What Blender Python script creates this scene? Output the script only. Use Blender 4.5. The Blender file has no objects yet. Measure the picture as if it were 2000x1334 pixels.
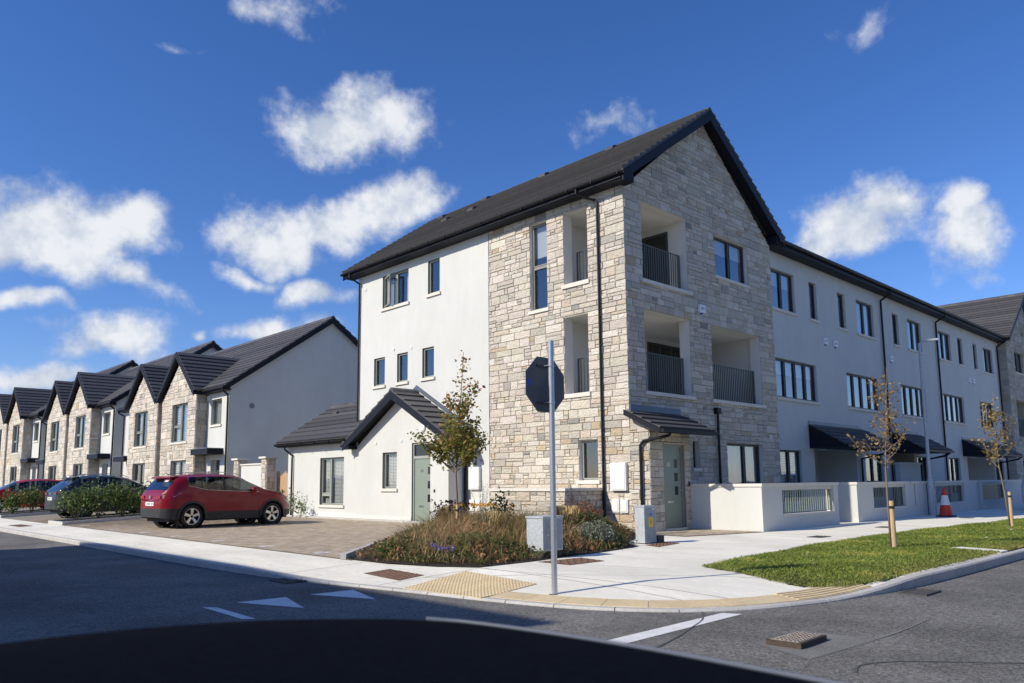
import bpy, bmesh, math, random
import numpy as np
from mathutils import Vector, Matrix
random.seed(7)
rng = np.random.default_rng(11)
SC = bpy.context.scene
COL = SC.collection
R = math.radians

# ------------------------------------------------------------------ camera
cam_data = bpy.data.cameras.new('camera')
cam = bpy.data.objects.new('camera', cam_data)
COL.objects.link(cam)
yaw, pitch, roll = R(43.8085), R(7.3222), R(-0.5509)
fw = Vector((math.cos(pitch)*math.sin(yaw), math.cos(pitch)*math.cos(yaw), math.sin(pitch)))
rt = Vector((math.cos(yaw), -math.sin(yaw), 0))
up = rt.cross(fw)
rt2 = rt*math.cos(roll) + up*math.sin(roll)
up2 = up*math.cos(roll) - rt*math.sin(roll)
cam.matrix_world = Matrix(((rt2.x, up2.x, -fw.x, 0), (rt2.y, up2.y, -fw.y, 0), (rt2.z, up2.z, -fw.z, 1.25), (0, 0, 0, 1)))
cam_data.sensor_width = 36
cam_data.lens = 1503/2000*36
cam_data.shift_y = 0.0415
cam_data.clip_start = 0.05
cam_data.clip_end = 3000
cam_data.dof.use_dof = True
cam_data.dof.focus_distance = 17.0
cam_data.dof.aperture_fstop = 4.5
SC.camera = cam

# ------------------------------------------------------------------ light
SUN_AZ = math.atan2(-0.950, 0.312)      # clockwise from +Y
SUN_EL = R(34)
sun_dir = Vector((math.cos(SUN_EL)*math.sin(SUN_AZ), math.cos(SUN_EL)*math.cos(SUN_AZ), math.sin(SUN_EL)))
sd = bpy.data.lights.new('sun', 'SUN')
sd.energy = 5.0
sd.angle = R(0.53)
sd.color = (1.0, 0.91, 0.765)
sun = bpy.data.objects.new('sun', sd)
COL.objects.link(sun)
sun.rotation_euler = (-sun_dir).to_track_quat('-Z', 'Y').to_euler()
SC.view_settings.view_transform = 'Standard'
SC.view_settings.look = 'None'
SC.view_settings.exposure = 0.0
SC.view_settings.gamma = 1.0
SC.view_settings.use_curve_mapping = False
SC.render.engine = 'CYCLES'
SC.cycles.max_bounces = 6
SC.cycles.diffuse_bounces = 3
SC.cycles.glossy_bounces = 3
SC.cycles.transparent_max_bounces = 16
SC.cycles.use_adaptive_sampling = True

world = bpy.data.worlds.new('World')
SC.world = world
world.use_nodes = True
world.cycles.sampling_method = 'MANUAL'
world.cycles.sample_map_resolution = 512
wn, wl = world.node_tree.nodes, world.node_tree.links
wn.clear()
def N(tree, typ, **kw):
    n = tree.nodes.new(typ)
    for k, v in kw.items():
        setattr(n, k, v)
    return n
WT = world.node_tree
wout = N(WT, 'ShaderNodeOutputWorld')
bg = N(WT, 'ShaderNodeBackground')
wl.new(bg.outputs[0], wout.inputs[0])
sky = N(WT, 'ShaderNodeTexSky', sky_type='NISHITA')
sky.sun_disc = False
sky.sun_elevation = SUN_EL
sky.sun_rotation = SUN_AZ
sky.altitude = 0
sky.air_density = 1.0
sky.dust_density = 0.2
sky.ozone_density = 2.0
SKY_K = 0.115
bg.inputs['Strength'].default_value = SKY_K
def build_sky():
    L = wl
    def math_(op, a, b=None, c=None, clamp=False):
        n = N(WT, 'ShaderNodeMath', operation=op, use_clamp=clamp)
        for i, x in enumerate((a, b, c)):
            if x is None: continue
            if isinstance(x, (int, float)): n.inputs[i].default_value = x
            else: L.new(x, n.inputs[i])
        return n.outputs[0]
    def vmath(op, a, b=None):
        n = N(WT, 'ShaderNodeVectorMath', operation=op)
        for i, x in enumerate((a, b)):
            if x is None: continue
            if isinstance(x, (tuple, Vector)): n.inputs[i].default_value = x
            else: L.new(x, n.inputs[i])
        return n.outputs[0]
    d = N(WT, 'ShaderNodeTexCoord').outputs['Generated']
    def noise(vec, scale, detail, rough=0.55, out='Fac'):
        n = N(WT, 'ShaderNodeTexNoise')
        n.inputs['Scale'].default_value = scale
        n.inputs['Detail'].default_value = detail
        n.inputs['Roughness'].default_value = rough
        L.new(vec, n.inputs['Vector'])
        return n.outputs[out]
    warp = noise(d, 14.0, 1, 0.5, 'Color')
    sc = N(WT, 'ShaderNodeVectorMath', operation='MULTIPLY_ADD')
    L.new(warp, sc.inputs[0]); sc.inputs[1].default_value = (0.06,)*3; L.new(vmath('SUBTRACT', d, (0.03, 0.03, 0.03)), sc.inputs[2])
    dw = sc.outputs[0]
    # cumulus: direction, half-width, half-height, tilt, density
    C = [((0.453, 0.785, 0.423), 0.068, 0.038, 0.00, 0.93), ((0.496, 0.750, 0.438), 0.062, 0.037, 0.00, 0.90), ((0.475, 0.769, 0.428), 0.056, 0.031, 0.00, 0.90), ((0.424, 0.856, 0.297), 0.063, 0.036, 0.00, 1.00), ((0.475, 0.823, 0.312), 0.064, 0.027, 0.20, 1.00), ((0.534, 0.771, 0.348), 0.059, 0.032, 0.40, 1.00), ((0.206, 0.939, 0.275), 0.085, 0.048, 0.00, 1.08), ((0.266, 0.920, 0.290), 0.044, 0.039, 0.00, 1.00), ((0.164, 0.951, 0.263), 0.049, 0.036, 0.00, 1.00), ((0.275, 0.932, 0.237), 0.056, 0.018, -0.20, 0.80), ((0.272, 0.947, 0.170), 0.059, 0.025, 0.15, 1.00), ((0.187, 0.963, 0.195), 0.040, 0.010, -0.10, 0.85), ((0.368, 0.761, 0.534), 0.066, 0.021, 0.00, 0.60), ((0.892, 0.339, 0.298), 0.064, 0.040, 0.30, 1.05), ((0.880, 0.384, 0.279), 0.044, 0.024, 0.20, 1.00), ((0.934, 0.241, 0.263), 0.043, 0.036, -0.30, 1.03), ((0.923, 0.248, 0.295), 0.021, 0.021, 0.00, 0.95), ((0.819, 0.294, 0.492), 0.042, 0.023, 0.20, 0.46), ((0.708, 0.553, 0.440), 0.053, 0.030, 0.00, 0.46), ((0.472, 0.852, 0.227), 0.038, 0.016, 0.10, 0.90), ((0.402, 0.882, 0.247), 0.039, 0.015, 0.00, 0.70), ((0.442, 0.877, 0.189), 0.076, 0.014, 0.10, 0.92), ((0.199, 0.973, 0.119), 0.054, 0.019, 0.00, 0.95), ((0.288, 0.827, 0.482), 0.034, 0.007, 0.00, 0.44), ((0.356, 0.916, 0.184), 0.012, 0.010, 0.00, 0.80),
         ((-.55, .75, .36), .12, .05, .1, 1.0), ((-.80, .30, .30), .11, .05, .2, .95), ((-.3, -.85, .34), .12, .05, .0, 1.0), ((.4, -.85, .30), .11, .05, -.2, 1.0), ((.9, -.30, .28), .1, .05, .1, 1.0), ((-.85, -.40, .30), .1, .05, .1, 1.0)]
    best = None
    for c, rx, ry, tilt, dens in C:
        c = Vector(c).normalized()
        t = Vector((c.y, -c.x, 0)).normalized()
        b = t.cross(c)
        if b.z < 0: b = -b
        ct, st = math.cos(tilt), math.sin(tilt)
        t2 = t*ct + b*st
        b2 = b*ct - t*st
        n_ = t2.cross(b2)
        M3 = Matrix((t2, b2, n_)).transposed()
        mp = N(WT, 'ShaderNodeMapping', vector_type='TEXTURE')
        L.new(dw, mp.inputs['Vector'])
        mp.inputs['Location'].default_value = c
        mp.inputs['Rotation'].default_value = M3.to_euler('XYZ')
        mp.inputs['Scale'].default_value = (rx*1.85, ry*1.9, 0.5)
        g = N(WT, 'ShaderNodeTexGradient', gradient_type='SPHERICAL')
        L.new(mp.outputs[0], g.inputs[0])
        m = math_('MULTIPLY', g.outputs['Fac'], dens)
        best = m if best is None else math_('MAXIMUM', best, m)
    n1 = noise(d, 21.0, 7, 0.60)
    n2 = noise(vmath('ADD', d, tuple(sun_dir*0.014 + Vector((0, 0, 0.012)))), 20.0, 3, 0.60)
    dens = math_('MULTIPLY_ADD', n1, 0.95, math_('MULTIPLY', best, 1.0))
    mr = N(WT, 'ShaderNodeMapRange', interpolation_type='SMOOTHSTEP')
    L.new(dens, mr.inputs[0])
    mr.inputs[1].default_value = 0.74; mr.inputs[2].default_value = 1.22
    lit = math_('MULTIPLY_ADD', math_('SUBTRACT', n1, n2), 3.0, 0.60, clamp=True)
    core = N(WT, 'ShaderNodeMapRange'); L.new(dens, core.inputs[0])
    core.inputs[1].default_value = 0.9; core.inputs[2].default_value = 1.45
    bright = math_('MULTIPLY_ADD', core.outputs[0], 0.25, math_('MULTIPLY_ADD', lit, 0.55, 0.28))
    rgb = N(WT, 'ShaderNodeMix', data_type='RGBA')
    L.new(bright, rgb.inputs[0])
    rgb.inputs[6].default_value = (0.30/SKY_K, 0.40/SKY_K, 0.58/SKY_K, 1)
    rgb.inputs[7].default_value = (0.88/SKY_K, 0.90/SKY_K, 0.93/SKY_K, 1)
    hs = N(WT, 'ShaderNodeHueSaturation'); hs.inputs['Saturation'].default_value = 1.15; hs.inputs['Value'].default_value = 1.0
    tint = N(WT, 'ShaderNodeVectorMath', operation='MULTIPLY'); L.new(sky.outputs[0], tint.inputs[0]); tint.inputs[1].default_value = (0.88, 0.95, 1.28)
    L.new(tint.outputs[0], hs.inputs['Color'])
    mix = N(WT, 'ShaderNodeMix', data_type='RGBA')
    L.new(math_('MULTIPLY', mr.outputs[0], 0.95), mix.inputs[0])
    L.new(hs.outputs[0], mix.inputs[6])
    L.new(rgb.outputs[2], mix.inputs[7])
    L.new(mix.outputs[2], bg.inputs['Color'])
build_sky()

# ------------------------------------------------------------------ materials
MATS = {}
def mat(name, col, rough=0.8, var=0.0, vscale=6.0, bump=0.0, bscale=60.0, metal=0.0, spec=0.5, attr=False, coat=0.0, col2=None, stretch=None, trans=0.0, var2=0.0, v2scale=0.6, bdist=0.02, speck=None, orand=0.0):
    m = bpy.data.materials.new(name)
    m.use_nodes = True
    t = m.node_tree
    p = t.nodes['Principled BSDF']
    p.inputs['Roughness'].default_value = rough
    p.inputs['Metallic'].default_value = metal
    p.inputs['Specular IOR Level'].default_value = spec
    if coat:
        p.inputs['Coat Weight'].default_value = coat
        p.inputs['Coat Roughness'].default_value = 0.04
    geo = N(t, 'ShaderNodeNewGeometry')
    vec = geo.outputs['Position']
    if stretch:
        mp = N(t, 'ShaderNodeMapping')
        mp.inputs['Scale'].default_value = stretch
        t.links.new(vec, mp.inputs['Vector'])
        vec = mp.outputs[0]
    def noise(scale, detail=5, rough_=0.6):
        n = N(t, 'ShaderNodeTexNoise')
        n.inputs['Scale'].default_value = scale
        n.inputs['Detail'].default_value = detail
        n.inputs['Roughness'].default_value = rough_
        t.links.new(vec, n.inputs['Vector'])
        return n.outputs['Fac']
    if attr:
        a = N(t, 'ShaderNodeAttribute', attribute_name='Col')
        src = a.outputs['Color']
    else:
        rgb = N(t, 'ShaderNodeRGB')
        rgb.outputs[0].default_value = (*col, 1)
        src = rgb.outputs[0]
    def vary(src, amt, scale, target=None):
        mr = N(t, 'ShaderNodeMapRange')
        mr.inputs[1].default_value = 0.25; mr.inputs[2].default_value = 0.75
        mr.inputs[3].default_value = 1-amt; mr.inputs[4].default_value = 1+amt
        t.links.new(noise(scale), mr.inputs[0])
        if target is not None:
            mx = N(t, 'ShaderNodeMix', data_type='RGBA')
            mr.inputs[3].default_value = 0; mr.inputs[4].default_value = 1
            t.links.new(mr.outputs[0], mx.inputs[0])
            t.links.new(src, mx.inputs[6]); mx.inputs[7].default_value = (*target, 1)
            return mx.outputs[2]
        vm = N(t, 'ShaderNodeVectorMath', operation='SCALE')
        t.links.new(src, vm.inputs[0]); t.links.new(mr.outputs[0], vm.inputs['Scale'])
        return vm.outputs[0]
    if col2 is not None: src = vary(src, 0, v2scale, col2)
    if var: src = vary(src, var, vscale)
    if orand:
        oi = N(t, 'ShaderNodeObjectInfo'); om = N(t, 'ShaderNodeMapRange'); om.inputs[3].default_value = 1-orand; om.inputs[4].default_value = 1+orand
        t.links.new(oi.outputs['Random'], om.inputs[0]); ov = N(t, 'ShaderNodeVectorMath', operation='SCALE')
        t.links.new(src, ov.inputs[0]); t.links.new(om.outputs[0], ov.inputs['Scale']); src = ov.outputs[0]
    if var2: src = vary(src, var2, v2scale)
    if speck:                                   # pale chips and scuffs: (colour, scale, threshold, strength)
        sr = N(t, 'ShaderNodeMapRange'); sr.inputs[1].default_value = speck[2]; sr.inputs[2].default_value = speck[2]+.06; sr.inputs[4].default_value = speck[3]
        t.links.new(noise(speck[1], 3, .7), sr.inputs[0])
        sx = N(t, 'ShaderNodeMix', data_type='RGBA'); t.links.new(sr.outputs[0], sx.inputs[0]); t.links.new(src, sx.inputs[6]); sx.inputs[7].default_value = (*speck[0], 1)
        src = sx.outputs[2]
    t.links.new(src, p.inputs['Base Color'])
    if bump:
        b = N(t, 'ShaderNodeBump')
        b.inputs['Strength'].default_value = bump
        b.inputs['Distance'].default_value = bdist
        t.links.new(noise(bscale, 6, 0.65), b.inputs['Height'])
        t.links.new(b.outputs[0], p.inputs['Normal'])
    if trans:
        tr = N(t, 'ShaderNodeBsdfTranslucent')
        t.links.new(src, tr.inputs['Color'])
        ms = N(t, 'ShaderNodeMixShader'); ms.inputs[0].default_value = trans
        t.links.new(p.outputs[0], ms.inputs[1]); t.links.new(tr.outputs[0], ms.inputs[2])
        t.links.new(ms.outputs[0], t.nodes['Material Output'].inputs[0])
    MATS[name] = m
    return m
def glass_mat(name, tint, refl=1.0, ior=1.6):
    m = bpy.data.materials.new(name); m.use_nodes = True
    t = m.node_tree; t.nodes.remove(t.nodes['Principled BSDF'])
    lw = N(t, 'ShaderNodeLayerWeight'); lw.inputs['Blend'].default_value = 0.5
    pw = N(t, 'ShaderNodeMath', operation='POWER'); t.links.new(lw.outputs['Facing'], pw.inputs[0]); pw.inputs[1].default_value = 3.0
    k = N(t, 'ShaderNodeMath', operation='MULTIPLY_ADD', use_clamp=True)
    t.links.new(pw.outputs[0], k.inputs[0]); k.inputs[1].default_value = 0.85; k.inputs[2].default_value = refl
    tr = N(t, 'ShaderNodeBsdfTransparent'); tr.inputs[0].default_value = (*tint, 1)
    gl = N(t, 'ShaderNodeBsdfGlossy'); gl.inputs['Roughness'].default_value = 0.015
    geo = N(t, 'ShaderNodeNewGeometry')
    ns = N(t, 'ShaderNodeTexNoise'); ns.inputs['Scale'].default_value = 0.9; ns.inputs['Detail'].default_value = 1
    t.links.new(geo.outputs['Position'], ns.inputs['Vector'])
    bp = N(t, 'ShaderNodeBump'); bp.inputs['Strength'].default_value = 0.05; bp.inputs['Distance'].default_value = 0.1
    t.links.new(ns.outputs['Fac'], bp.inputs['Height']); t.links.new(bp.outputs[0], gl.inputs['Normal'])
    ms = N(t, 'ShaderNodeMixShader')
    t.links.new(k.outputs[0], ms.inputs[0]); t.links.new(tr.outputs[0], ms.inputs[1]); t.links.new(gl.outputs[0], ms.inputs[2])
    t.links.new(ms.outputs[0], t.nodes['Material Output'].inputs[0])
    MATS[name] = m
    return m
mat('render', (0.60, 0.612, 0.582), 0.92, var=0.03, vscale=3.0, bump=0.25, bscale=140, spec=0.2, var2=0.055, v2scale=0.8, stretch=(1, 1, .5))
mat('render_plinth', (0.70, 0.695, 0.66), 0.92, var=0.04, vscale=3.0, bump=0.25, bscale=140, spec=0.2)
mat('render_in', (0.74, 0.72, 0.66), 0.92, var=0.02, spec=0.2)
mat('ceiling', (0.80, 0.78, 0.72), 0.9, spec=0.2)
mat('stone', (0.5, 0.47, 0.4), 0.93, var=0.13, vscale=11.0, bump=1.0, bscale=11, attr=True, spec=0.12, stretch=(1, 1, 2.0), bdist=0.06)
mat('mortar', (0.44, 0.41, 0.355), 0.95, var=0.1, vscale=20, bump=0.3, bscale=90, spec=0.1)
mat('cope', (0.68, 0.66, 0.60), 0.85, var=0.05, vscale=5, bump=0.1, bscale=90, spec=0.25)
mat('sill', (0.70, 0.66, 0.58), 0.85, var=0.05, vscale=6, bump=0.1, bscale=90, spec=0.25)
mat('tile', (0.078, 0.077, 0.080), 0.55, var=0.20, vscale=9, bump=0.2, bscale=120, spec=0.4, orand=0.24)
mat('fascia', (0.008, 0.010, 0.018), 0.55, spec=0.25)
mat('pipe', (0.009, 0.009, 0.011), 0.5, spec=0.3)
mat('lead', (0.13, 0.15, 0.19), 0.42, var=0.15, vscale=8, metal=0.4)
mat('frame', (0.235, 0.245, 0.215), 0.45)
mat('frame_dark', (0.055, 0.06, 0.06), 0.45)
mat('frame_pale', (0.34, 0.36, 0.32), 0.45)
mat('door', (0.235, 0.285, 0.235), 0.42, var=0.02)
mat('white_plastic', (0.80, 0.80, 0.79), 0.4)
mat('blind', (0.80, 0.80, 0.79), 0.6)
mat('curtain', (0.66, 0.66, 0.64), 0.9, var=0.12, vscale=8, stretch=(9, 9, .4))
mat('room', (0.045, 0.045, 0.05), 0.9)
mat('room_wall', (0.16, 0.15, 0.145), 0.9)
mat('rail', (0.105, 0.125, 0.115), 0.4, metal=0.0)
mat('rail_pale', (0.30, 0.35, 0.28), 0.45)
mat('galv', (0.52, 0.55, 0.58), 0.36, var=0.10, vscale=30, metal=0.75)
mat('galv_box', (0.46, 0.50, 0.53), 0.55, var=0.22, vscale=22, metal=0.25)
mat('sign_back', (0.085, 0.092, 0.10), 0.5, var=0.05)
mat('asphalt', (0.168, 0.164, 0.152), 0.9, var=0.85, vscale=42, bump=1.0, bscale=70, spec=0.25, var2=0.40, v2scale=0.6, bdist=0.015, speck=((.45, .44, .41), 17, .64, .5))
mat('tar', (0.10, 0.10, 0.10), 0.6, var=0.2, vscale=30, bump=0.3, bscale=90)
mat('asphalt_patch', (0.20, 0.195, 0.185), 0.92, var=0.4, vscale=90, bump=0.6, bscale=200, var2=0.2, v2scale=3)
mat('paint', (0.74, 0.74, 0.72), 0.75, var=0.18, vscale=45, bump=0.35, bscale=240, var2=0.08, v2scale=4)
mat('concrete', (0.80, 0.775, 0.665), 0.88, var=0.09, vscale=22, bump=0.3, bscale=120, spec=0.2, var2=0.16, v2scale=1.1, speck=((.52, .50, .44), 2.6, .60, .30), stretch=(1, .35, 1))
mat('kerb', (0.48, 0.47, 0.44), 0.88, var=0.16, vscale=25, bump=0.3, bscale=120, var2=0.12, v2scale=1.5)
mat('buff', (0.62, 0.50, 0.30), 0.88, var=0.12, vscale=20, bump=0.2, bscale=150, var2=0.12, v2scale=2)
mat('block', (0.4, 0.35, 0.28), 0.9, var=0.12, vscale=30, bump=0.3, bscale=140, attr=True, spec=0.2)
mat('sand', (0.24, 0.21, 0.17), 0.95, var=0.2, vscale=25)
mat('soil', (0.055, 0.040, 0.030), 0.98, var=0.4, vscale=35, bump=1.0, bscale=45, bdist=0.05)
mat('ground', (0.09, 0.11, 0.05), 0.95, var=0.3, vscale=3)
mat('grass_base', (0.045, 0.075, 0.018), 0.95, var=0.4, vscale=20, bump=0.6, bscale=60)
mat('leaf', (0.1, 0.1, 0.03), 0.6, attr=True, trans=0.48, spec=0.3)
mat('blade', (0.1, 0.1, 0.03), 0.6, attr=True, trans=0.45, spec=0.25)
mat('laurel', (0.1, 0.1, 0.03), 0.55, attr=True, trans=0.2, spec=0.25)
mat('bark', (0.20, 0.155, 0.11), 0.85, var=0.25, vscale=40, bump=0.4, bscale=60)
mat('stake', (0.50, 0.36, 0.22), 0.8, var=0.15, vscale=30, stretch=(1, 1, .1), bump=0.2, bscale=60)
mat('wood', (0.46, 0.31, 0.18), 0.75, var=0.18, vscale=40, stretch=(1, 1, .08), bump=0.2, bscale=60)
mat('wood_grey', (0.16, 0.12, 0.09), 0.85, var=0.2, vscale=40, stretch=(1, 1, .08))
mat('rubber', (0.014, 0.014, 0.015), 0.8)
mat('iron', (0.085, 0.062, 0.048), 0.75, var=0.35, vscale=20, bump=0.5, bscale=90, metal=0.3)
mat('iron_rust', (0.20, 0.115, 0.075), 0.9, var=0.3, vscale=12, bump=0.5, bscale=120)
mat('iron_dark', (0.055, 0.055, 0.056), 0.7, var=0.3, vscale=20, bump=0.4, bscale=90)
mat('cone_red', (0.62, 0.035, 0.018), 0.5, var=0.06)
mat('cone_white', (0.72, 0.73, 0.75), 0.4, var=0.05)
mat('yellow', (0.80, 0.55, 0.02), 0.5)
mat('blue', (0.03, 0.07, 0.45), 0.5)
mat('red', (0.55, 0.02, 0.02), 0.5)
mat('black', (0.01, 0.01, 0.012), 0.5)
mat('grey_ink', (0.12, 0.13, 0.15), 0.6)
mat('steel', (0.62, 0.62, 0.62), 0.3, metal=0.9)
glass_mat('glass', (0.76, 0.80, 0.80), 0.20)
glass_mat('car_glass', (0.32, 0.36, 0.36), 0.07)

# ------------------------------------------------------------------ scene helpers
BASE = {}
def base_of(o):
    while o is not None and o.parent is not None: o = o.parent
    return BASE.get(o.name, Vector((0, 0, 0))) if o is not None else Vector((0, 0, 0))
def tag(o, label=None, cat=None, group=None, kind=None):
    if label: o['label'] = label
    if cat: o['category'] = cat
    if group: o['group'] = group
    if kind: o['kind'] = kind
    return o
def root(name, label, cat, loc=(0, 0, 0), group=None):
    o = bpy.data.objects.new(name, None)
    o.empty_display_size = 0.2
    COL.objects.link(o)
    o.location = loc
    BASE[o.name] = Vector(loc)
    return tag(o, label, cat, group)
def link(name, me, parent=None):
    o = bpy.data.objects.new(name, me)
    COL.objects.link(o)
    if parent is not None: o.parent = parent
    return o
def copy_tree(o, parent=None):
    kids = list(o.children)
    c = o.copy(); COL.objects.link(c); c.parent = parent
    for k in kids: copy_tree(k, c)
    return c
class F:
    def __init__(s, o, u, v, n):
        s.o, s.u, s.v, s.n = Vector(o), Vector(u), Vector(v), Vector(n)
    def __call__(s, u, v, d=0.0): return s.o + s.u*u + s.v*v + s.n*d
Z = (0, 0, 1)
WORLD = F((0, 0, 0), (1, 0, 0), (0, 0, 1), (0, 1, 0))
BOXF = [(0, 3, 2, 1), (4, 5, 6, 7), (0, 1, 5, 4), (1, 2, 6, 5), (2, 3, 7, 6), (3, 0, 4, 7)]
class MB:
    def __init__(s): s.v = []; s.f = []; s.c = []
    def add(s, vs, fs, col=None):
        b = len(s.v)
        s.v += [Vector(x) for x in vs]
        for f in fs:
            s.f.append(tuple(b+i for i in f)); s.c.append(col)
        return s
    def box(s, x0, x1, y0, y1, z0, z1, col=None):
        return s.add([(x0,y0,z0),(x1,y0,z0),(x1,y1,z0),(x0,y1,z0),(x0,y0,z1),(x1,y0,z1),(x1,y1,z1),(x0,y1,z1)], BOXF, col)
    def fb(s, f, u0, u1, v0, v1, d0, d1, col=None):
        return s.add([f(u0,v0,d0),f(u1,v0,d0),f(u1,v1,d0),f(u0,v1,d0),f(u0,v0,d1),f(u1,v0,d1),f(u1,v1,d1),f(u0,v1,d1)], BOXF, col)
    def quad(s, a, b, c, d, col=None): return s.add([a, b, c, d], [(0, 1, 2, 3)], col)
    def prism(s, poly, ext, col=None):
        n = len(poly); ext = Vector(ext)
        vs = [Vector(p) for p in poly] + [Vector(p)+ext for p in poly]
        fs = [tuple(range(n))[::-1], tuple(range(n, 2*n))] + [(i, (i+1) % n, n+(i+1) % n, n+i) for i in range(n)]
        return s.add(vs, fs, col)
    def tube(s, path, r, n=8, col=None, cap=True, sq=False):
        path = [Vector(p) for p in path]; b = len(s.v); k = len(path)
        rr = r if isinstance(r, (list, tuple)) else [r]*k
        ref = None
        for i, p in enumerate(path):
            t = (path[min(i+1, k-1)] - path[max(i-1, 0)])
            if t.length < 1e-9: t = Vector((0, 0, 1))
            t.normalize()
            if ref is None:
                ref = Vector((1, 0, 0)) if abs(t.x) < 0.9 else Vector((0, 1, 0))
            a = (ref - t*ref.dot(t)).normalized(); c2 = t.cross(a); ref = a
            for j in range(n):
                an = 2*math.pi*(j+(0.5 if sq else 0))/n
                s.v.append(p + (a*math.cos(an)+c2*math.sin(an))*rr[i]*(1.3 if sq else 1))
        for i in range(k-1):
            for j in range(n):
                s.f.append((b+i*n+j, b+i*n+(j+1) % n, b+(i+1)*n+(j+1) % n, b+(i+1)*n+j)); s.c.append(col)
        if cap:
            s.f.append(tuple(b+j for j in range(n))[::-1]); s.c.append(col)
            s.f.append(tuple(b+(k-1)*n+j for j in range(n))); s.c.append(col)
        return s
    def lathe(s, c, prof, axis=(0, 0, 1), n=24, col=None, cap=True):
        c = Vector(c); ax = Vector(axis).normalized()
        a = Vector((1, 0, 0)) if abs(ax.x) < 0.9 else Vector((0, 1, 0))
        a = (a-ax*a.dot(ax)).normalized(); b2 = ax.cross(a); b = len(s.v)
        for r_, h in prof:
            for j in range(n):
                an = 2*math.pi*j/n
                s.v.append(c+ax*h+(a*math.cos(an)+b2*math.sin(an))*r_)
        for i in range(len(prof)-1):
            for j in range(n):
                s.f.append((b+i*n+j, b+i*n+(j+1) % n, b+(i+1)*n+(j+1) % n, b+(i+1)*n+j)); s.c.append(col)
        if cap:
            s.f.append(tuple(b+j for j in range(n))[::-1]); s.c.append(col)
            s.f.append(tuple(b+(len(prof)-1)*n+j for j in range(n))); s.c.append(col)
        return s
    def build(s, name, m, parent=None, smooth=False, fix=True, weld=0.0):
        bs = base_of(parent) if parent is not None else Vector((0, 0, 0))
        me = bpy.data.meshes.new(name)
        me.from_pydata([tuple(v-bs) for v in s.v], [], s.f)
        if any(c is not None for c in s.c):
            at = me.color_attributes.new('Col', 'FLOAT_COLOR', 'CORNER')
            arr = np.ones((len(me.loops), 4), np.float32); k = 0
            for f, c in zip(s.f, s.c):
                n = len(f); arr[k:k+n, :3] = c if c is not None else (1, 1, 1); k += n
            at.data.foreach_set('color', arr.ravel())
        if fix:
            bm = bmesh.new(); bm.from_mesh(me)
            if weld: bmesh.ops.remove_doubles(bm, verts=bm.verts, dist=weld)
            bmesh.ops.recalc_face_normals(bm, faces=bm.faces)
            bm.to_mesh(me); bm.free()
        if smooth:
            for p in me.polygons: p.use_smooth = True
        me.materials.append(MATS[m])
        return link(name, me, parent)
def part(name, m, parent, *boxes):
    mb = MB()
    for b in boxes: mb.box(*b)
    return mb.build(name, m, parent)
def soup(name, verts, cols, m, parent=None, k=3):
    """verts (n,k,3) faces, cols (n,3): many small free faces as one mesh"""
    n = len(verts); bs = np.array(base_of(parent)) if parent is not None else np.zeros(3)
    me = bpy.data.meshes.new(name)
    v = (np.asarray(verts, np.float32).reshape(-1, 3) - bs).astype(np.float32)
    me.vertices.add(n*k); me.vertices.foreach_set('co', v.ravel())
    me.loops.add(n*k); me.loops.foreach_set('vertex_index', np.arange(n*k, dtype=np.int32))
    me.polygons.add(n); me.polygons.foreach_set('loop_start', np.arange(0, n*k, k, dtype=np.int32))
    me.polygons.foreach_set('loop_total', np.full(n, k, np.int32))
    at = me.color_attributes.new('Col', 'FLOAT_COLOR', 'CORNER')
    c = np.ones((n, k, 4), np.float32); c[:, :, :3] = np.asarray(cols, np.float32)[:, None, :]
    at.data.foreach_set('color', c.ravel())
    me.update(); me.validate()
    me.materials.append(MATS[m])
    return link(name, me, parent)
def text_mesh(name, s, f, u, v, d, size, m, parent, depth=0.004):
    cu = bpy.data.curves.new(name, 'FONT'); cu.body = s; cu.size = size; cu.extrude = depth; cu.align_x = 'CENTER'; cu.align_y = 'CENTER'
    o = bpy.data.objects.new(name+'_tmp', cu); COL.objects.link(o)
    dg = bpy.context.evaluated_depsgraph_get(); dg.update()
    me = bpy.data.meshes.new_from_object(o.evaluated_get(dg))
    bpy.data.objects.remove(o); bpy.data.curves.remove(cu)
    bs = base_of(parent); right = f.v.cross(f.n)
    for vx in me.vertices:
        p = f(u, v, d) + right*vx.co.x + f.v*vx.co.y + f.n*vx.co.z
        vx.co = p - bs
    me.materials.clear(); me.materials.append(MATS[m]); me.name = name
    return link(name, me, parent)
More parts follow.
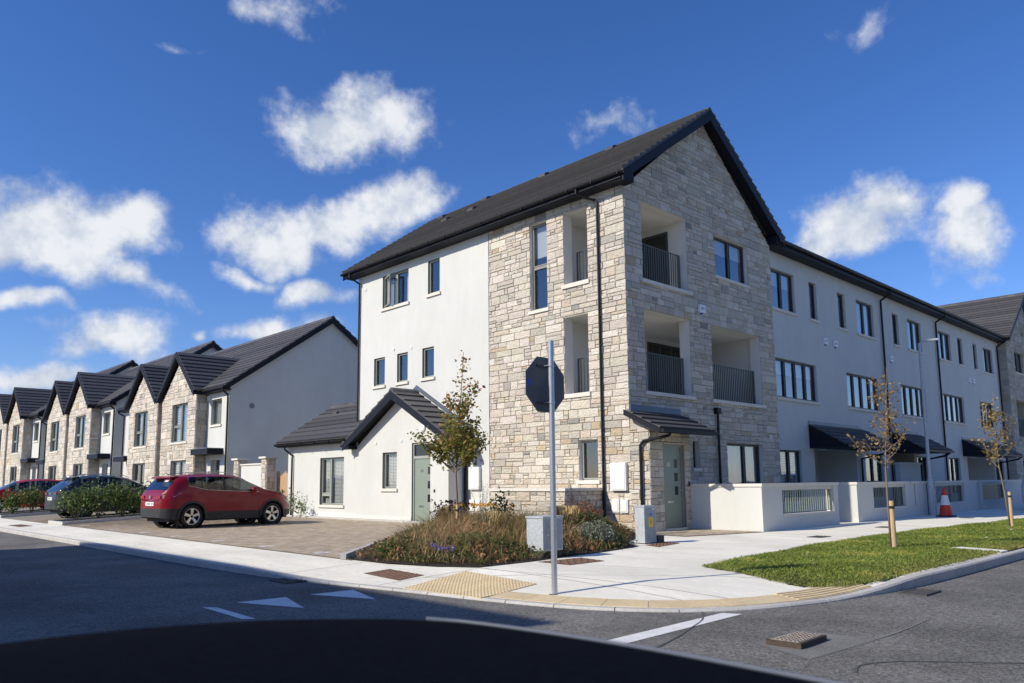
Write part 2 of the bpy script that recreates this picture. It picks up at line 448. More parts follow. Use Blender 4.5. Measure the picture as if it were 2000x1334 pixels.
# ------------------------------------------------------------------ building kit
def wall_panel(name, m, parent, f, u0, u1, v0, v1, holes=(), reveal=0.12, gable=None, rev_mat=None):
    us = sorted({u0, u1, *[h[0] for h in holes], *[h[2] for h in holes]})
    vs = sorted({v0, v1, *[h[1] for h in holes], *[h[3] for h in holes]})
    mb = MB()
    for a, b in zip(us, us[1:]):
        for c, d in zip(vs, vs[1:]):
            cu, cv = (a+b)/2, (c+d)/2
            if any(h[0] < cu < h[2] and h[1] < cv < h[3] for h in holes): continue
            mb.quad(f(a, c), f(b, c), f(b, d), f(a, d))
    if gable:
        mb.add([f(u0, v1), f(u1, v1), f(gable[0], gable[1])], [(0, 1, 2)])
    rb = mb if rev_mat is None else MB()
    o = None if rev_mat is None else mb.build(name, m, parent, fix=False)
    for h in holes:
        a, c, b, d = h[:4]; r = h[4] if len(h) > 4 else reveal
        if rev_mat is not None: rb = MB()
        rb.quad(f(a, c), f(a, c, -r), f(a, d, -r), f(a, d)); rb.quad(f(b, c), f(b, d), f(b, d, -r), f(b, c, -r))
        rb.quad(f(a, d), f(a, d, -r), f(b, d, -r), f(b, d)); rb.quad(f(a, c), f(b, c), f(b, c, -r), f(a, c, -r))
        if rev_mat is not None: rb.build('reveal', rev_mat, o, fix=False)
    if o is None: o = mb.build(name, m, parent, fix=False)
    return o

PAL = [((0.61, 0.565, 0.475), 6), ((0.55, 0.51, 0.43), 5), ((0.655, 0.615, 0.53), 4), ((0.50, 0.47, 0.40), 3.5), ((0.57, 0.505, 0.40), 1.6), ((0.52, 0.43, 0.305), 0.6), ((0.43, 0.41, 0.36), 0.7), ((0.33, 0.32, 0.29), 0.25)]
PAL_LOW = [(c, w*(3 if i in (4, 5) else 1)) for i, (c, w) in enumerate(PAL)]
def stone_col(rn, low=False):
    pal = PAL_LOW if low else PAL
    c = rn.choices([p[0] for p in pal], [p[1] for p in pal])[0]
    k = rn.uniform(0.98, 1.14)
    return tuple(x*k*g_*rn.uniform(0.98, 1.02) for x, g_ in zip(c, (1.0, .99, .995)))
def clip_poly(poly, a, b, c):
    """keep a*u+b*v<=c"""
    out = []
    for i in range(len(poly)):
        p, q = poly[i], poly[(i+1) % len(poly)]
        dp, dq = a*p[0]+b*p[1]-c, a*q[0]+b*q[1]-c
        if dp <= 0: out.append(p)
        if (dp < 0) != (dq < 0) and dp != dq:
            t = dp/(dp-dq); out.append((p[0]+(q[0]-p[0])*t, p[1]+(q[1]-p[1])*t))
    return out
def layout_stones(rn, u0, u1, v0, v1, holes=(), clips=(), hs=(0.13, 0.28), ws=(0.26, 0.74), low_z=-1):
    """irregular coursed ashlar; returns [(polygon, colour)]"""
    res = []
    def emit(a, b, c, d):
        rects = [(a, c, b, d)]
        for h in holes:
            nr = []
            for (x0, y0, x1, y1) in rects:
                if h[2] <= x0 or h[0] >= x1 or h[3] <= y0 or h[1] >= y1: nr.append((x0, y0, x1, y1)); continue
                if h[0] > x0: nr.append((x0, y0, h[0], y1))
                if h[2] < x1: nr.append((h[2], y0, x1, y1))
                xa, xb = max(x0, h[0]), min(x1, h[2])
                if h[1] > y0: nr.append((xa, y0, xb, h[1]))
                if h[3] < y1: nr.append((xa, h[3], xb, y1))
            rects = nr
        for (x0, y0, x1, y1) in rects:
            if x1-x0 < 0.045 or y1-y0 < 0.035: continue
            poly = [(x0, y0), (x1, y0), (x1, y1), (x0, y1)]
            for cl in clips: poly = clip_poly(poly, *cl) if poly else poly
            if len(poly) < 3: continue
            us = [p[0] for p in poly]; vs = [p[1] for p in poly]
            if max(us)-min(us) < 0.05 or max(vs)-min(vs) < 0.04: continue
            res.append((poly, stone_col(rn, (y0+y1)/2 < low_z)))
    v = v0
    while v < v1-0.02:
        h = rn.uniform(*hs)
        if v+h > v1-0.10: h = v1-v
        u = u0-rn.uniform(0, 0.25)
        while u < u1:
            w = rn.uniform(*ws)
            a, b = max(u, u0), min(u+w, u1)
            if b > a+0.02:
                t = rn.random()
                if h > 0.21 and t < 0.42:                   # a jumper split: thin stones over or under
                    s = v+h*rn.choice((0.36, 0.42, 0.58, 0.64))
                    if rn.random() < 0.55 and w > 0.34:
                        m = a+(b-a)*rn.uniform(0.35, 0.65)
                        if rn.random() < 0.5: emit(a, m, v, s); emit(m, b, v, s); emit(a, b, s, v+h)
                        else: emit(a, b, v, s); emit(a, m, s, v+h); emit(m, b, s, v+h)
                    else: emit(a, b, v, s); emit(a, b, s, v+h)
                elif t < 0.62 and w > 0.42:
                    m = a+(b-a)*rn.uniform(0.55, 0.72); s = v+h*rn.uniform(0.4, 0.6)
                    emit(a, m, v, v+h); emit(m, b, v, s); emit(m, b, s, v+h)
                else: emit(a, b, v, v+h)
            u += w
        v += h
    return res
def stone_geo(rn, f, poly, gap=0.007, t=None, off=0.0):
    cu = sum(p[0] for p in poly)/len(poly); cv = sum(p[1] for p in poly)/len(poly)
    def shr(g):
        o = []
        for p in poly:
            du, dv = p[0]-cu, p[1]-cv
            o.append((cu+math.copysign(max(abs(du)-g, 0.0), du), cv+math.copysign(max(abs(dv)-g, 0.0), dv)))
        return o
    t = t or rn.uniform(0.016, 0.034)
    r1 = shr(gap); n = len(poly); b = rn.uniform(0.006, 0.013)
    r2 = shr(gap+b)
    j = lambda: rn.uniform(-0.006, 0.006)
    vs = [f(p[0], p[1], off) for p in r1] + [f(p[0]+j()*.4, p[1]+j()*.4, off+t*0.55) for p in r1] + [f(p[0], p[1], off+t+j()*.5) for p in r2] + [f(cu, cv, off+t+0.004+j())]
    fs = []
    for i in range(n):
        k = (i+1) % n
        fs += [(i, k, n+k, n+i), (n+i, n+k, 2*n+k, 2*n+i), (2*n+i, 2*n+k, 3*n)]
    return vs, fs
def build_stones(items, parent, n_ind, rn, name='stone'):
    """items: (frame, polygon, colour, score); the largest become stones of their own, the rest one joined part"""
    items.sort(key=lambda t: -t[3])
    mb = MB()
    for i, (f, poly, col, sc) in enumerate(items):
        vs, fs = stone_geo(rn, f, poly)
        if i < n_ind: MB().add(vs, fs, col).build(name, 'stone', parent, fix=False)
        else: mb.add(vs, fs, col)
    if mb.v: tag(mb.build('stonework', 'stone', parent, fix=False), kind='stuff')

def window(parent, f, rect, mull=(), trans=(), rd=0.10, sill=True, fm='frame', inside=None, open_leaf=None, sillmat='sill', fw_=0.055, room=True, name='window', sill_out=0.06, depth=0.55):
    u0, v0, u1, v1 = rect
    mb = MB(); d0, d1 = -rd-0.05, -rd+0.02
    e = 0.004
    a0, a1, b0, b1 = u0-e, u1+e, v0-e, v1+e
    mb.fb(f, a0, a0+fw_, b0, b1, d0, d1); mb.fb(f, a1-fw_, a1, b0, b1, d0, d1)
    mb.fb(f, a0+fw_, a1-fw_, b1-fw_, b1, d0, d1); mb.fb(f, a0+fw_, a1-fw_, b0, b0+fw_, d0, d1)
    for m in mull:
        u = u0+(u1-u0)*m
        mb.fb(f, u-0.035, u+0.035, b0+fw_, b1-fw_, d0, d1+0.006)
    for (ma, mb_, t) in trans:
        ua, ub = u0+(u1-u0)*ma, u0+(u1-u0)*mb_; v = v0+(v1-v0)*t
        mb.fb(f, ua+0.03, ub-0.03, v-0.035, v+0.035, d0, d1+0.004)
    w = mb.build(name, fm, parent)
    g = MB(); edges = [u0] + [u0+(u1-u0)*m for m in mull] + [u1]
    dg = -rd-0.012
    for i, (ua, ub) in enumerate(zip(edges, edges[1:])):
        vv = [v0] + [v0+(v1-v0)*t for (x, y, t) in trans if u0+(u1-u0)*x <= (ua+ub)/2 <= u0+(u1-u0)*y] + [v1]
        for va, vb in zip(vv, vv[1:]):
            MB().quad(f(ua+.03, va+.03, dg), f(ub-.03, va+.03, dg), f(ub-.03, vb-.03, dg), f(ua+.03, vb-.03, dg)).build('pane', 'glass', w, fix=False)
            if open_leaf is None or True:
                s = 0.028
                if (ub-ua) > 0.3 and (vb-va) > 0.3:
                    k = MB(); x0, x1, y0, y1 = ua+0.032, ub-0.032, va+0.035, vb-0.035
                    k.fb(f, x0, x0+s, y0, y1, d1-0.02, d1+0.018); k.fb(f, x1-s, x1, y0, y1, d1-0.02, d1+0.018)
                    k.fb(f, x0+s, x1-s, y0, y0+s, d1-0.02, d1+0.018); k.fb(f, x0+s, x1-s, y1-s, y1, d1-0.02, d1+0.018)
                    k.build('sash', fm, w)
    if sill:
        MB().fb(f, u0-0.07, u1+0.07, v0-0.095, v0-0.001, -rd+0.0, sill_out).build('sill', sillmat, w)
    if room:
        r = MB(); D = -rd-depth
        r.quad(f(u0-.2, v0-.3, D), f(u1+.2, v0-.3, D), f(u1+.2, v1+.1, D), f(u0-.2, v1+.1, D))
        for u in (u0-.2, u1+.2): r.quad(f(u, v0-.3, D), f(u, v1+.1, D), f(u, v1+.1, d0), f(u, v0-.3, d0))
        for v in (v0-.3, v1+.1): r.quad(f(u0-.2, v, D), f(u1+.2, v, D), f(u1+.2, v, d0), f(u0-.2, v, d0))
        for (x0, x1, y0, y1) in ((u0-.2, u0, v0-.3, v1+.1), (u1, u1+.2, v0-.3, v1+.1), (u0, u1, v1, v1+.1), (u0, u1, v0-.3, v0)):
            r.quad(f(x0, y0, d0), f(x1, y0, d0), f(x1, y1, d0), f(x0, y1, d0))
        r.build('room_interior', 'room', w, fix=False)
    if inside == 'venetian':
        k = MB(); v = v0+0.05; di = -rd-0.10
        while v < v1-0.05:
            k.add([f(u0+.03, v, di+.016), f(u1-.03, v, di+.016), f(u1-.03, v+.036, di-.010), f(u0+.03, v+.036, di-.010)], [(0, 1, 2, 3)])
            v += 0.05
        for t in (0.12, 0.32, 0.62, 0.86):
            u = u0+(u1-u0)*t; k.fb(f, u-.014, u+.014, v0+.04, v1-.04, di+.016, di+.019)
        k.build('blind', 'blind', w, fix=False)
    elif inside == 'shutter':
        k = MB(); di = -rd-0.10; v = v0+0.08
        while v < v1-0.08:
            k.add([f(u0+.05, v, di+.02), f(u1-.05, v, di+.02), f(u1-.05, v+.065, di-.02), f(u0+.05, v+.065, di-.02)], [(0, 1, 2, 3)]); v += 0.085
        n = max(2, round((u1-u0)/0.45))
        for i in range(n+1):
            u = u0+.04+(u1-u0-.08)*i/n; k.fb(f, u-.025, u+.025, v0+.02, v1-.02, di-.01, di+.024)
        k.build('shutter', 'blind', w, fix=False)
    elif inside in ('curtain', 'drapes'):
        k = MB(); di = -rd-0.14; n = 26
        spans = [(u0-.02, u1+.02)] if inside == 'curtain' else [(u0-.02, u0+(u1-u0)*.26), (u1-(u1-u0)*.24, u1+.02)]
        for a, b in spans:
            nn = max(6, int(n*(b-a)/(u1-u0)))
            pts = [(a+(b-a)*i/nn, di+0.02*math.sin(i*2.3)+0.01*math.sin(i*5.1)) for i in range(nn+1)]
            for (p, q) in zip(pts, pts[1:]):
                k.quad(f(p[0], v0-.1, p[1]), f(q[0], v0-.1, q[1]), f(q[0], v1+.05, q[1]), f(p[0], v1+.05, p[1]))
        k.build('curtain', 'curtain', w, fix=False, smooth=True, weld=0)
    elif inside == 'roller':
        k = MB(); k.fb(f, u0+.02, u1-.02, v0+(v1-v0)*.62, v1, -rd-.09, -rd-.085); k.build('blind', 'curtain', w)
    return w

def rail(parent, f, u0, u1, v0, v1, d, pitch=0.11, m='rail', bw=0.017, bd=0.028, name='railing', posts=True, topk=0.05):
    mb = MB()
    mb.fb(f, u0, u1, v1-0.012, v1, d-topk/2, d+topk/2); mb.fb(f, u0, u1, v0, v0+0.012, d-topk/2, d+topk/2)
    if posts:
        for u in (u0, u1-0.04): mb.fb(f, u, u+0.04, v0+.012, v1-.012, d-0.02, d+0.02)
    r_ = mb.build(name, m, parent)
    base = base_of(parent); n = max(2, int((u1-u0)/pitch))
    me = None
    for i in range(1, n):
        u = u0+(u1-u0)*i/n; c = f(u, v0+.012, d)
        if me is None:
            k = MB(); g = F((0, 0, 0), f.u, f.v, f.n)
            k.fb(g, -bw/2, bw/2, 0, v1-v0-.024, -bd/2, bd/2)
            b = k.build('baluster', m, None); b.parent = r_; me = b.data
        else: b = link('baluster', me, r_)
        b.location = c-base
    return r_

def courses(parent, e0, e1, r0, r1, n, name='tile_course', th=0.055, m='tile', lift=0.012, joint=0.0):
    """n overlapping tile courses between eave line e0-e1 and ridge line r0-r1"""
    e0, e1, r0, r1 = map(Vector, (e0, e1, r0, r1))
    nrm = (e1-e0).cross(r0-e0).normalized()
    if nrm.z < 0: nrm = -nrm
    for i in range(n):
        s, t = i/n, (i+1)/n
        t2 = min(1.0, t+0.25/n)
        a, b = e0.lerp(r0, s), e1.lerp(r1, s); c, d = e1.lerp(r1, t2), e0.lerp(r0, t2)
        if (a-b).length < 0.05: continue
        lo, hi = nrm*(lift+th), nrm*lift
        mb = MB()
        mb.add([a+nrm*lift*.2, b+nrm*lift*.2, c+nrm*lift*.2, d+nrm*lift*.2, a+lo, b+lo, c+hi, d+hi], BOXF)
        mb.build(name, m, parent)
def gable_roof(parent, f, u0, u1, ze, zr, e, wall, n=16, sides=(1, -1), verge=(True, True), gutter=(1, -1), ridge=True, fas=0.20, cth=.055, name='roof', board=0.20):
    """f: origin on the ridge line (z=0), u along the ridge, n across; e: ridge to roof edge, wall: ridge to wall face"""
    th = 0.09
    sl = (zr-ze)/e
    mb = MB()
    prof = [(-e, ze), (0, zr), (e, ze), (e, ze-th), (0, zr-th*1.15), (-e, ze-th)]
    mb.prism([f(u0, z, d) for d, z in prof], f.u*(u1-u0))
    ro = mb.build(name, 'tile', parent)
    for s in sides:
        courses(ro, f(u0-.01, ze, s*e), f(u1+.01, ze, s*e), f(u0-.01, zr, 0), f(u1+.01, zr, 0), n, th=cth)
    if ridge:
        nt = max(1, round((u1-u0)/0.46)); L = (u1-u0)/nt
        me = None
        for i in range(nt):
            if me is None:
                k = MB(); g = F((0, 0, 0), f.u, f.v, f.n)
                pr = [(-.15, -.15*sl-.0), (-.10, -.10*sl+.055), (0, .065), (.10, -.10*sl+.055), (.15, -.15*sl)]
                k.prism([g(0, z+.04, d) for d, z in pr], f.u*(L-.012)); o = k.build('ridge_tile', 'tile', None); o.parent = ro; me = o.data
            else: o = link('ridge_tile', me, ro)
            o.location = f(u0+i*L, zr, 0)-base_of(parent)
    for k_, (u, on) in enumerate(((u0, verge[0]), (u1, verge[1]))):
        if not on: continue
        ua, ub = (u-0.0, u+0.035) if k_ == 0 else (u-0.035, u)
        for s in (1, -1):
            b = MB()
            poly = [(s*e, ze-0.02), (0, zr-0.02), (0, zr-0.02-board*1.25), (s*(e), ze-0.02-board*1.05)]
            sh = -0.004 if k_ == 0 else 0.004
            b.prism([f(ua+sh, z, d) for d, z in poly], f.u*(ub-ua)); b.build('bargeboard', 'fascia', parent)
            # soffit under the verge
    for s in gutter:
        b = MB()
        b.fb(f, u0+.02, u1-.02, ze-fas, ze-0.02, min(s*e, s*(e-.03)), max(s*e, s*(e-.03))); b.build('fascia', 'fascia', parent)
        b = MB()
        b.fb(f, u0+.03, u1-.03, ze-fas-.012, ze-fas, min(s*(e-.03), s*wall), max(s*(e-.03), s*wall)); b.build('soffit', 'fascia', parent)
        b = MB(); c = s*(e+.055)
        for i in range(7):
            a0, a1 = math.pi*i/7, math.pi*(i+1)/7
            p = [(c+.065*math.cos(a0), ze-.055-.065*math.sin(a0)), (c+.065*math.cos(a1), ze-.055-.065*math.sin(a1)), (c+.058*math.cos(a1), ze-.055-.058*math.sin(a1)), (c+.058*math.cos(a0), ze-.055-.058*math.sin(a0))]
            b.prism([f(u0-.02, z, d) for d, z in p], f.u*(u1-u0+.04))
        b.build('gutter', 'pipe', parent)
        g = MB(); nb = max(2, int((u1-u0)/0.9)); me = None
        for i in range(nb+1):
            u = u0+.1+(u1-u0-.2)*i/nb
            g.fb(f, u-.014, u+.014, ze-.135, ze-.04, min(s*(e), s*(e+.13)), max(s*(e), s*(e+.13)))
        tag(g.build('gutter_bracket', 'pipe', parent), kind='stuff')
    return ro
def downpipe(parent, pts, r=0.036):
    o = MB().tube(pts, r, 8).build('downpipe', 'pipe', parent, smooth=False)
    return o
def wall_box(parent, f, u0, u1, v0, v1, d=0.10, name='meter_box'):
    b = MB().fb(f, u0, u1, v0, v1, 0.0, d).build(name, 'white_plastic', parent)
    MB().fb(f, u0+.035, u1-.035, v0+.035, v1-.035, d+.001, d+.012).build('cover', 'white_plastic', b)
    return b
def vent(parent, f, u, v, m='render_plinth', r=0.062, d=0.0):
    k = MB().lathe(f(u, v, d), [(r, 0), (r, .018), (r*.75, .024)], f.n, 12)
    return k.build('vent_cover', m, parent)
def alarm(parent, f, u, v, d=0.0):
    b = MB().fb(f, u-.15, u+.15, v-.12, v+.12, d, d+.07).build('alarm_box', 'white_plastic', parent)
    text_mesh('marking', '#G', f, u, v+.01, d+.072, 0.13, 'grey_ink', b, 0.001)
    MB().fb(f, u-.03, u+.03, v-.16, v-.12, d, d+.05).build('strobe', 'blue', b)
    return b
# ------------------------------------------------------------------ ground
ROAD_Z = -0.13
CTRL = [(5.45, 120), (5.45, 60), (5.45, 30), (5.45, 20), (5.45, 14.5), (5.48, 12.6), (5.57, 11.1), (5.78, 9.6), (6.02, 8.2), (6.2, 7.0), (6.46, 5.9), (6.87, 5.1), (7.45, 4.53), (8.2, 4.18), (9.1, 3.95), (10.2, 3.79), (11.9, 3.71), (16, 3.7), (25, 3.7), (60, 3.7), (130, 3.7)]
def catmull(P, step):
    out = []
    for i in range(len(P)-1):
        p0 = Vector(P[max(i-1, 0)]); p1 = Vector(P[i]); p2 = Vector(P[i+1]); p3 = Vector(P[min(i+2, len(P)-1)])
        L = (p2-p1).length; n = max(1, int(L/step))
        m1 = (p2-p0).normalized()*L; m2 = (p3-p1).normalized()*L
        for k in range(n):
            t = k/n; t2, t3 = t*t, t*t*t
            out.append(p1*(2*t3-3*t2+1)+m1*(t3-2*t2+t)+p2*(-2*t3+3*t2)+m2*(t3-t2))
    out.append(Vector(P[-1]))
    return out
KERB = catmull(CTRL, 0.15)
def sstep(a, b, x):
    t = min(1, max(0, (x-a)/(b-a))); return t*t*(3-2*t)
def kerb_z(p):
    if p.x < 6.3 and p.y > 6.5: return -0.03-0.075*sstep(12.5, 9.3, p.y)
    return -0.105+0.105*sstep(8.8, 11.2, p.x)
KN = []
for i, p in enumerate(KERB):
    t = (KERB[min(i+1, len(KERB)-1)]-KERB[max(i-1, 0)]).normalized()
    KN.append(Vector((-t.y, t.x)))           # towards the land side
KA = np.array([[p.x, p.y] for p in KERB])
def zpav(x, y):
    d2 = (KA[:, 0]-x)**2+(KA[:, 1]-y)**2; i = int(d2.argmin()); d = math.sqrt(d2[i])
    return kerb_z(KERB[i])*(1-min(1, max(0, (d-.12)/1.53)))
def build_ground():
    g = MB().box(-700, 900, -700, 900, -0.62, -0.60); tag(g.build('ground', 'ground'), kind='structure')
    g = MB(); g.add([(-60, -60, ROAD_Z), (140, -60, ROAD_Z), (140, 130, ROAD_Z), (-60, 130, ROAD_Z)], [(0, 1, 2, 3)])
    road = g.build('road', 'asphalt', fix=False); tag(road, kind='structure')
    # footpath: strips behind the kerb, then one level sheet
    ds = [0.128, 0.4, 0.8, 1.2, 1.65]
    mb = MB(); idx = []
    for p, n in zip(KERB, KN):
        row = []
        for d in ds:
            q = p+n*d; z = kerb_z(p)*(1-min(1, max(0, (d-.12)/1.53)))
            row.append(len(mb.v)); mb.v.append(Vector((q.x, q.y, z)))
        idx.append(row)
    for a, b in zip(idx, idx[1:]):
        for k in range(len(ds)-1):
            mb.f.append((a[k], b[k], b[k+1], a[k+1])); mb.c.append(None)
    inner = [mb.v[r[-1]] for r in idx]
    n = len(mb.v)
    poly = inner+[Vector((130, 120, 0))]
    mb.v += poly; mb.f.append(tuple(range(n, n+len(poly)))); mb.c.append(None)
    pav = mb.build('footpath', 'concrete', fix=True); tag(pav, kind='structure')
    # kerb stones
    i = 0; kerbs = tag(bpy.data.objects.new('kerb', None), kind='structure'); COL.objects.link(kerbs)
    acc = 0; start = 0
    s_idx = [0]
    for i in range(1, len(KERB)):
        acc += (KERB[i]-KERB[i-1]).length
        near = KERB[i].y < 45 and KERB[i].x < 60
        lim = 0.9 if near else 6.0
        if 5.5 < KERB[i].x < 9.5 and KERB[i].y < 11: lim = 0.55
        if acc >= lim: s_idx.append(i); acc = 0
    s_idx.append(len(KERB)-1)
    for a, b in zip(s_idx, s_idx[1:]):
        pts = list(range(a, b+1))
        m = MB(); prev = None
        dirv = (KERB[b]-KERB[a]).normalized()*0.006
        for j, k in enumerate(pts):
            p, nn = KERB[k].copy(), KN[k]
            if j == 0: p = p+dirv
            if j == len(pts)-1: p = p-dirv
            zt = kerb_z(KERB[k])+0.004
            q = p+nn*0.125
            ring = [Vector((p.x, p.y, -0.4)), Vector((p.x, p.y, zt-0.02)), Vector((p.x+nn.x*.02, p.y+nn.y*.02, zt)), Vector((q.x, q.y, zt)), Vector((q.x, q.y, -0.4))]
            base = len(m.v); m.v += ring
            if prev is not None:
                for e in range(5):
                    m.f.append((prev+e, prev+(e+1) % 5, base+(e+1) % 5, base+e)); m.c.append(None)
            else: m.f.append(tuple(base+e for e in range(5))); m.c.append(None)
            prev = base
        m.f.append(tuple(prev+e for e in range(5))[::-1]); m.c.append(None)
        m.build('kerb_stone', 'kerb', kerbs)
    # joints sawn in the footpath, filled dark
    def joint(a, b, w=0.010, n=10):
        a, b = Vector(a), Vector(b); t = (b-a).normalized(); s = Vector((-t.y, t.x))*w/2
        m = MB()
        L = [a.lerp(b, k/n) for k in range(n+1)]
        for p, q in zip(L, L[1:]):
            vs = []
            for r in (p-s, q-s, q+s, p+s): vs.append((r.x, r.y, zpav(r.x, r.y)+0.003))
            m.add(vs, [(0, 1, 2, 3)])
        m.build('joint_filler', 'kerb_dark', pav, fix=False)
    mat('kerb_dark', (0.20, 0.19, 0.175), 0.9)
    for y in (10.9, 14.4, 18.0, 21.6, 25.2, 28.8, 32.4, 36, 39.6): joint((5.6, y), (7.08, y))
    joint((6.75, 8.85), (9.5, 5.2)); joint((7.7, 8.75), (8.0, 4.5)); joint((7.75, 8.7), (7.5, 4.72)); joint((9.4, 6.6), (8.9, 8.75)); joint((6.0, 8.95), (7.7, 8.74)); joint((12.1, 9.1), (13.4, 6.8))
    for x in (13.4, 17.3, 21.2, 25.1, 29, 33, 37, 41): joint((x, 6.95), (x, 9.5))
    for x in (60, 70): pass
    return road, pav
road, footpath = build_ground()
def sheet(name, pts, z, m, parent, follow=False, dz=0.006, n=1):
    mb = MB()
    if not follow: mb.add([(x, y, z) for x, y in pts], [tuple(range(len(pts)))])
    else:
        a, b, c, d = [Vector(p) for p in pts]
        for i in range(n):
            for j in range(n):
                q = []
                for (s, t) in ((i/n, j/n), ((i+1)/n, j/n), ((i+1)/n, (j+1)/n), (i/n, (j+1)/n)):
                    p = a.lerp(b, s).lerp(d.lerp(c, s), t); q.append((p.x, p.y, zpav(p.x, p.y)+dz))
                mb.add(q, [(0, 1, 2, 3)])
    return mb.build(name, m, parent, fix=False)
def road_things():
    z = ROAD_Z+0.004
    sheet('give_way_triangle', [(4.12, 9.06), (4.74, 9.02), (4.47, 8.08)], z, 'paint', road)
    sheet('give_way_triangle', [(5.05, 9.00), (5.67, 8.97), (5.40, 8.04)], z, 'paint', road)
    sheet('edge_line', [(3.69, 9.02), (3.80, 8.86), (3.77, 7.80), (3.66, 7.90)], z, 'paint', road)
    sheet('stop_line', [(5.20, 4.47), (5.38, 4.27), (7.42, 4.31), (7.34, 4.50)], z, 'paint', road)
    for (a, b, w) in (((2.17, 11.43), (4.72, 11.50), .035), ((-3, 11.3), (2.17, 11.43), .035)):
        sheet('trench_line', [(a[0], a[1]-w), (b[0], b[1]-w*.6), (b[0], b[1]), (a[0], a[1])], z, 'trench', road)
    # tar seams
    def seam(pts, w, m='tar'):
        P = [Vector(p) for p in pts]; mb = MB(); L = []
        for i, p in enumerate(P):
            t = (P[min(i+1, len(P)-1)]-P[max(i-1, 0)]).normalized(); s = Vector((-t.y, t.x))*w*random.uniform(.6, 1.3)
            L.append(((p-s), (p+s)))
        for a, b in zip(L, L[1:]): mb.add([(*a[0], z+.001), (*b[0], z+.001), (*b[1], z+.001), (*a[1], z+.001)], [(0, 1, 2, 3)])
        mb.build('tar_seam', m, road, fix=False)
    seam(catmull([(7.6, 4.95), (6.9, 4.45), (6.35, 4.25), (5.9, 4.1), (5.5, 4.0), (5.0, 3.95), (4.3, 3.9), (3.3, 3.8)], .12), .012)
    seam(catmull([(5.75, 2.45), (6.0, 2.53), (6.35, 2.35), (6.6, 2.05), (6.9, 1.7), (7.6, 1.2), (9.5, .3)], .12), .009)
    seam(catmull([(7.03, 2.82), (7.6, 2.8), (8.4, 2.83)], .12), .010, 'trench')
    # patch round the raised iron cover
    sheet('asphalt_patch', [(5.93, 2.88), (6.19, 3.50), (7.02, 3.45), (7.02, 2.80)], z-.001, 'asphalt_patch', road)
    c = root('iron_cover', 'square rusty iron cover standing proud of the road', 'manhole cover', (6.46, 3.22, ROAD_Z))
    mb = MB(); mb.prism([(6.20, 3.39, ROAD_Z), (6.22, 3.09, ROAD_Z), (6.72, 3.10, ROAD_Z), (6.72, 3.35, ROAD_Z)], (0, 0, .048)); mb.build('frame', 'iron', c)
    k = MB()
    for i in range(9):
        for j in range(6):
            x, y = 6.25+.05*i, 3.125+.038*j
            k.box(x, x+.032, y, y+.022, ROAD_Z+.048, ROAD_Z+.058)
    tag(k.build('tread_pattern', 'stony', c), kind='stuff')
    tag(MB().prism([(6.238, 3.115, ROAD_Z+.0475), (6.70, 3.118, ROAD_Z+.0475), (6.70, 3.34, ROAD_Z+.0475), (6.228, 3.37, ROAD_Z+.0475)], (0, 0, .004)).build('plate', 'stony', c))
    def gully(x0, x1, y0, y1, label):
        g = root('gully_grate', label, 'drain', ((x0+x1)/2, (y0+y1)/2, ROAD_Z))
        b = MB(); t = .035; zz = ROAD_Z
        b.box(x0, x1, y0, y0+t, zz, zz+.02); b.box(x0, x1, y1-t, y1, zz, zz+.02); b.box(x0, x0+t, y0+t, y1-t, zz, zz+.02); b.box(x1-t, x1, y0+t, y1-t, zz, zz+.02)
        b.build('frame', 'iron_dark', g)
        MB().box(x0+t, x1-t, y0+t, y1-t, zz+.001, zz+.005).build('pit', 'black', g)
        n = int((x1-x0-2*t)/.055)
        for i in range(n):
            x = x0+t+.012+i*.055
            MB().box(x, x+.026, y0+t, y1-t, zz+.004, zz+.018).build('bar', 'iron_dark', g)
    gully(10.0, 10.5, 3.37, 3.68, 'iron gully grate at the kerb in front of the grass verge')
    gully(5.36, 5.68, 10.2, 10.75, 'dark iron gully grate at the kerb near the white give way triangles')
    def cover(pts, label, m='iron_rust'):
        cx = sum(p[0] for p in pts)/4; cy = sum(p[1] for p in pts)/4
        r_ = root('access_cover', label, 'manhole cover', (cx, cy, 0))
        sheet('plate', pts, 0, m, r_, True, 0.006, 2)
        k = MB()
        for i in range(12):
            for j in range(8):
                if (i+j) % 2: continue
                s, t = (i+.5)/12, (j+.5)/8
                a, b, c_, d = [Vector(p) for p in pts]
                p = a.lerp(b, s).lerp(d.lerp(c_, s), t); zz = zpav(p.x, p.y)+.006
                k.box(p.x-.016, p.x+.016, p.y-.016, p.y+.016, zz, zz+.005)
        tag(k.build('tread_pattern', m, r_), kind='stuff')
    cover([(6.40, 8.97), (6.86, 9.00), (6.90, 9.92), (6.46, 9.95)], 'brown metal access cover in the footpath in front of the flower bed')
    cover([(8.88, 8.03), (9.72, 8.03), (9.86, 8.66), (8.90, 8.74)], 'rusty access cover in the footpath at the foot of the low grey cabinet')
    cover([(12.42, 8.93), (13.46, 9.14), (13.5, 9.5), (12.62, 9.4)], 'rusty access cover in front of the cabinet with the yellow sticker')
    cover([(5.98, 29.5), (6.4, 29.5), (6.4, 31.2), (5.98, 31.2)], 'brown metal cover in the footpath at the left edge of the photo')
    for i, (x, y, lab) in enumerate(((16.6, 7.65, 'small dark cover in the footpath behind the nearest grass'), (21.0, 7.9, 'small dark cover in the footpath behind the staked tree with sparse leaves'), (27.5, 7.8, 'small dark cover in the footpath near the traffic cone'))):
        cover([(x, y), (x+.55, y), (x+.55, y+.35), (x, y+.35)], lab, 'iron_dark')
mat('stony', (0.33, 0.285, 0.24), 0.95, var=.35, vscale=30, bump=.8, bscale=60)
mat('trench', (0.20, 0.20, 0.20), 0.9, var=0.3, vscale=30)
road_things()
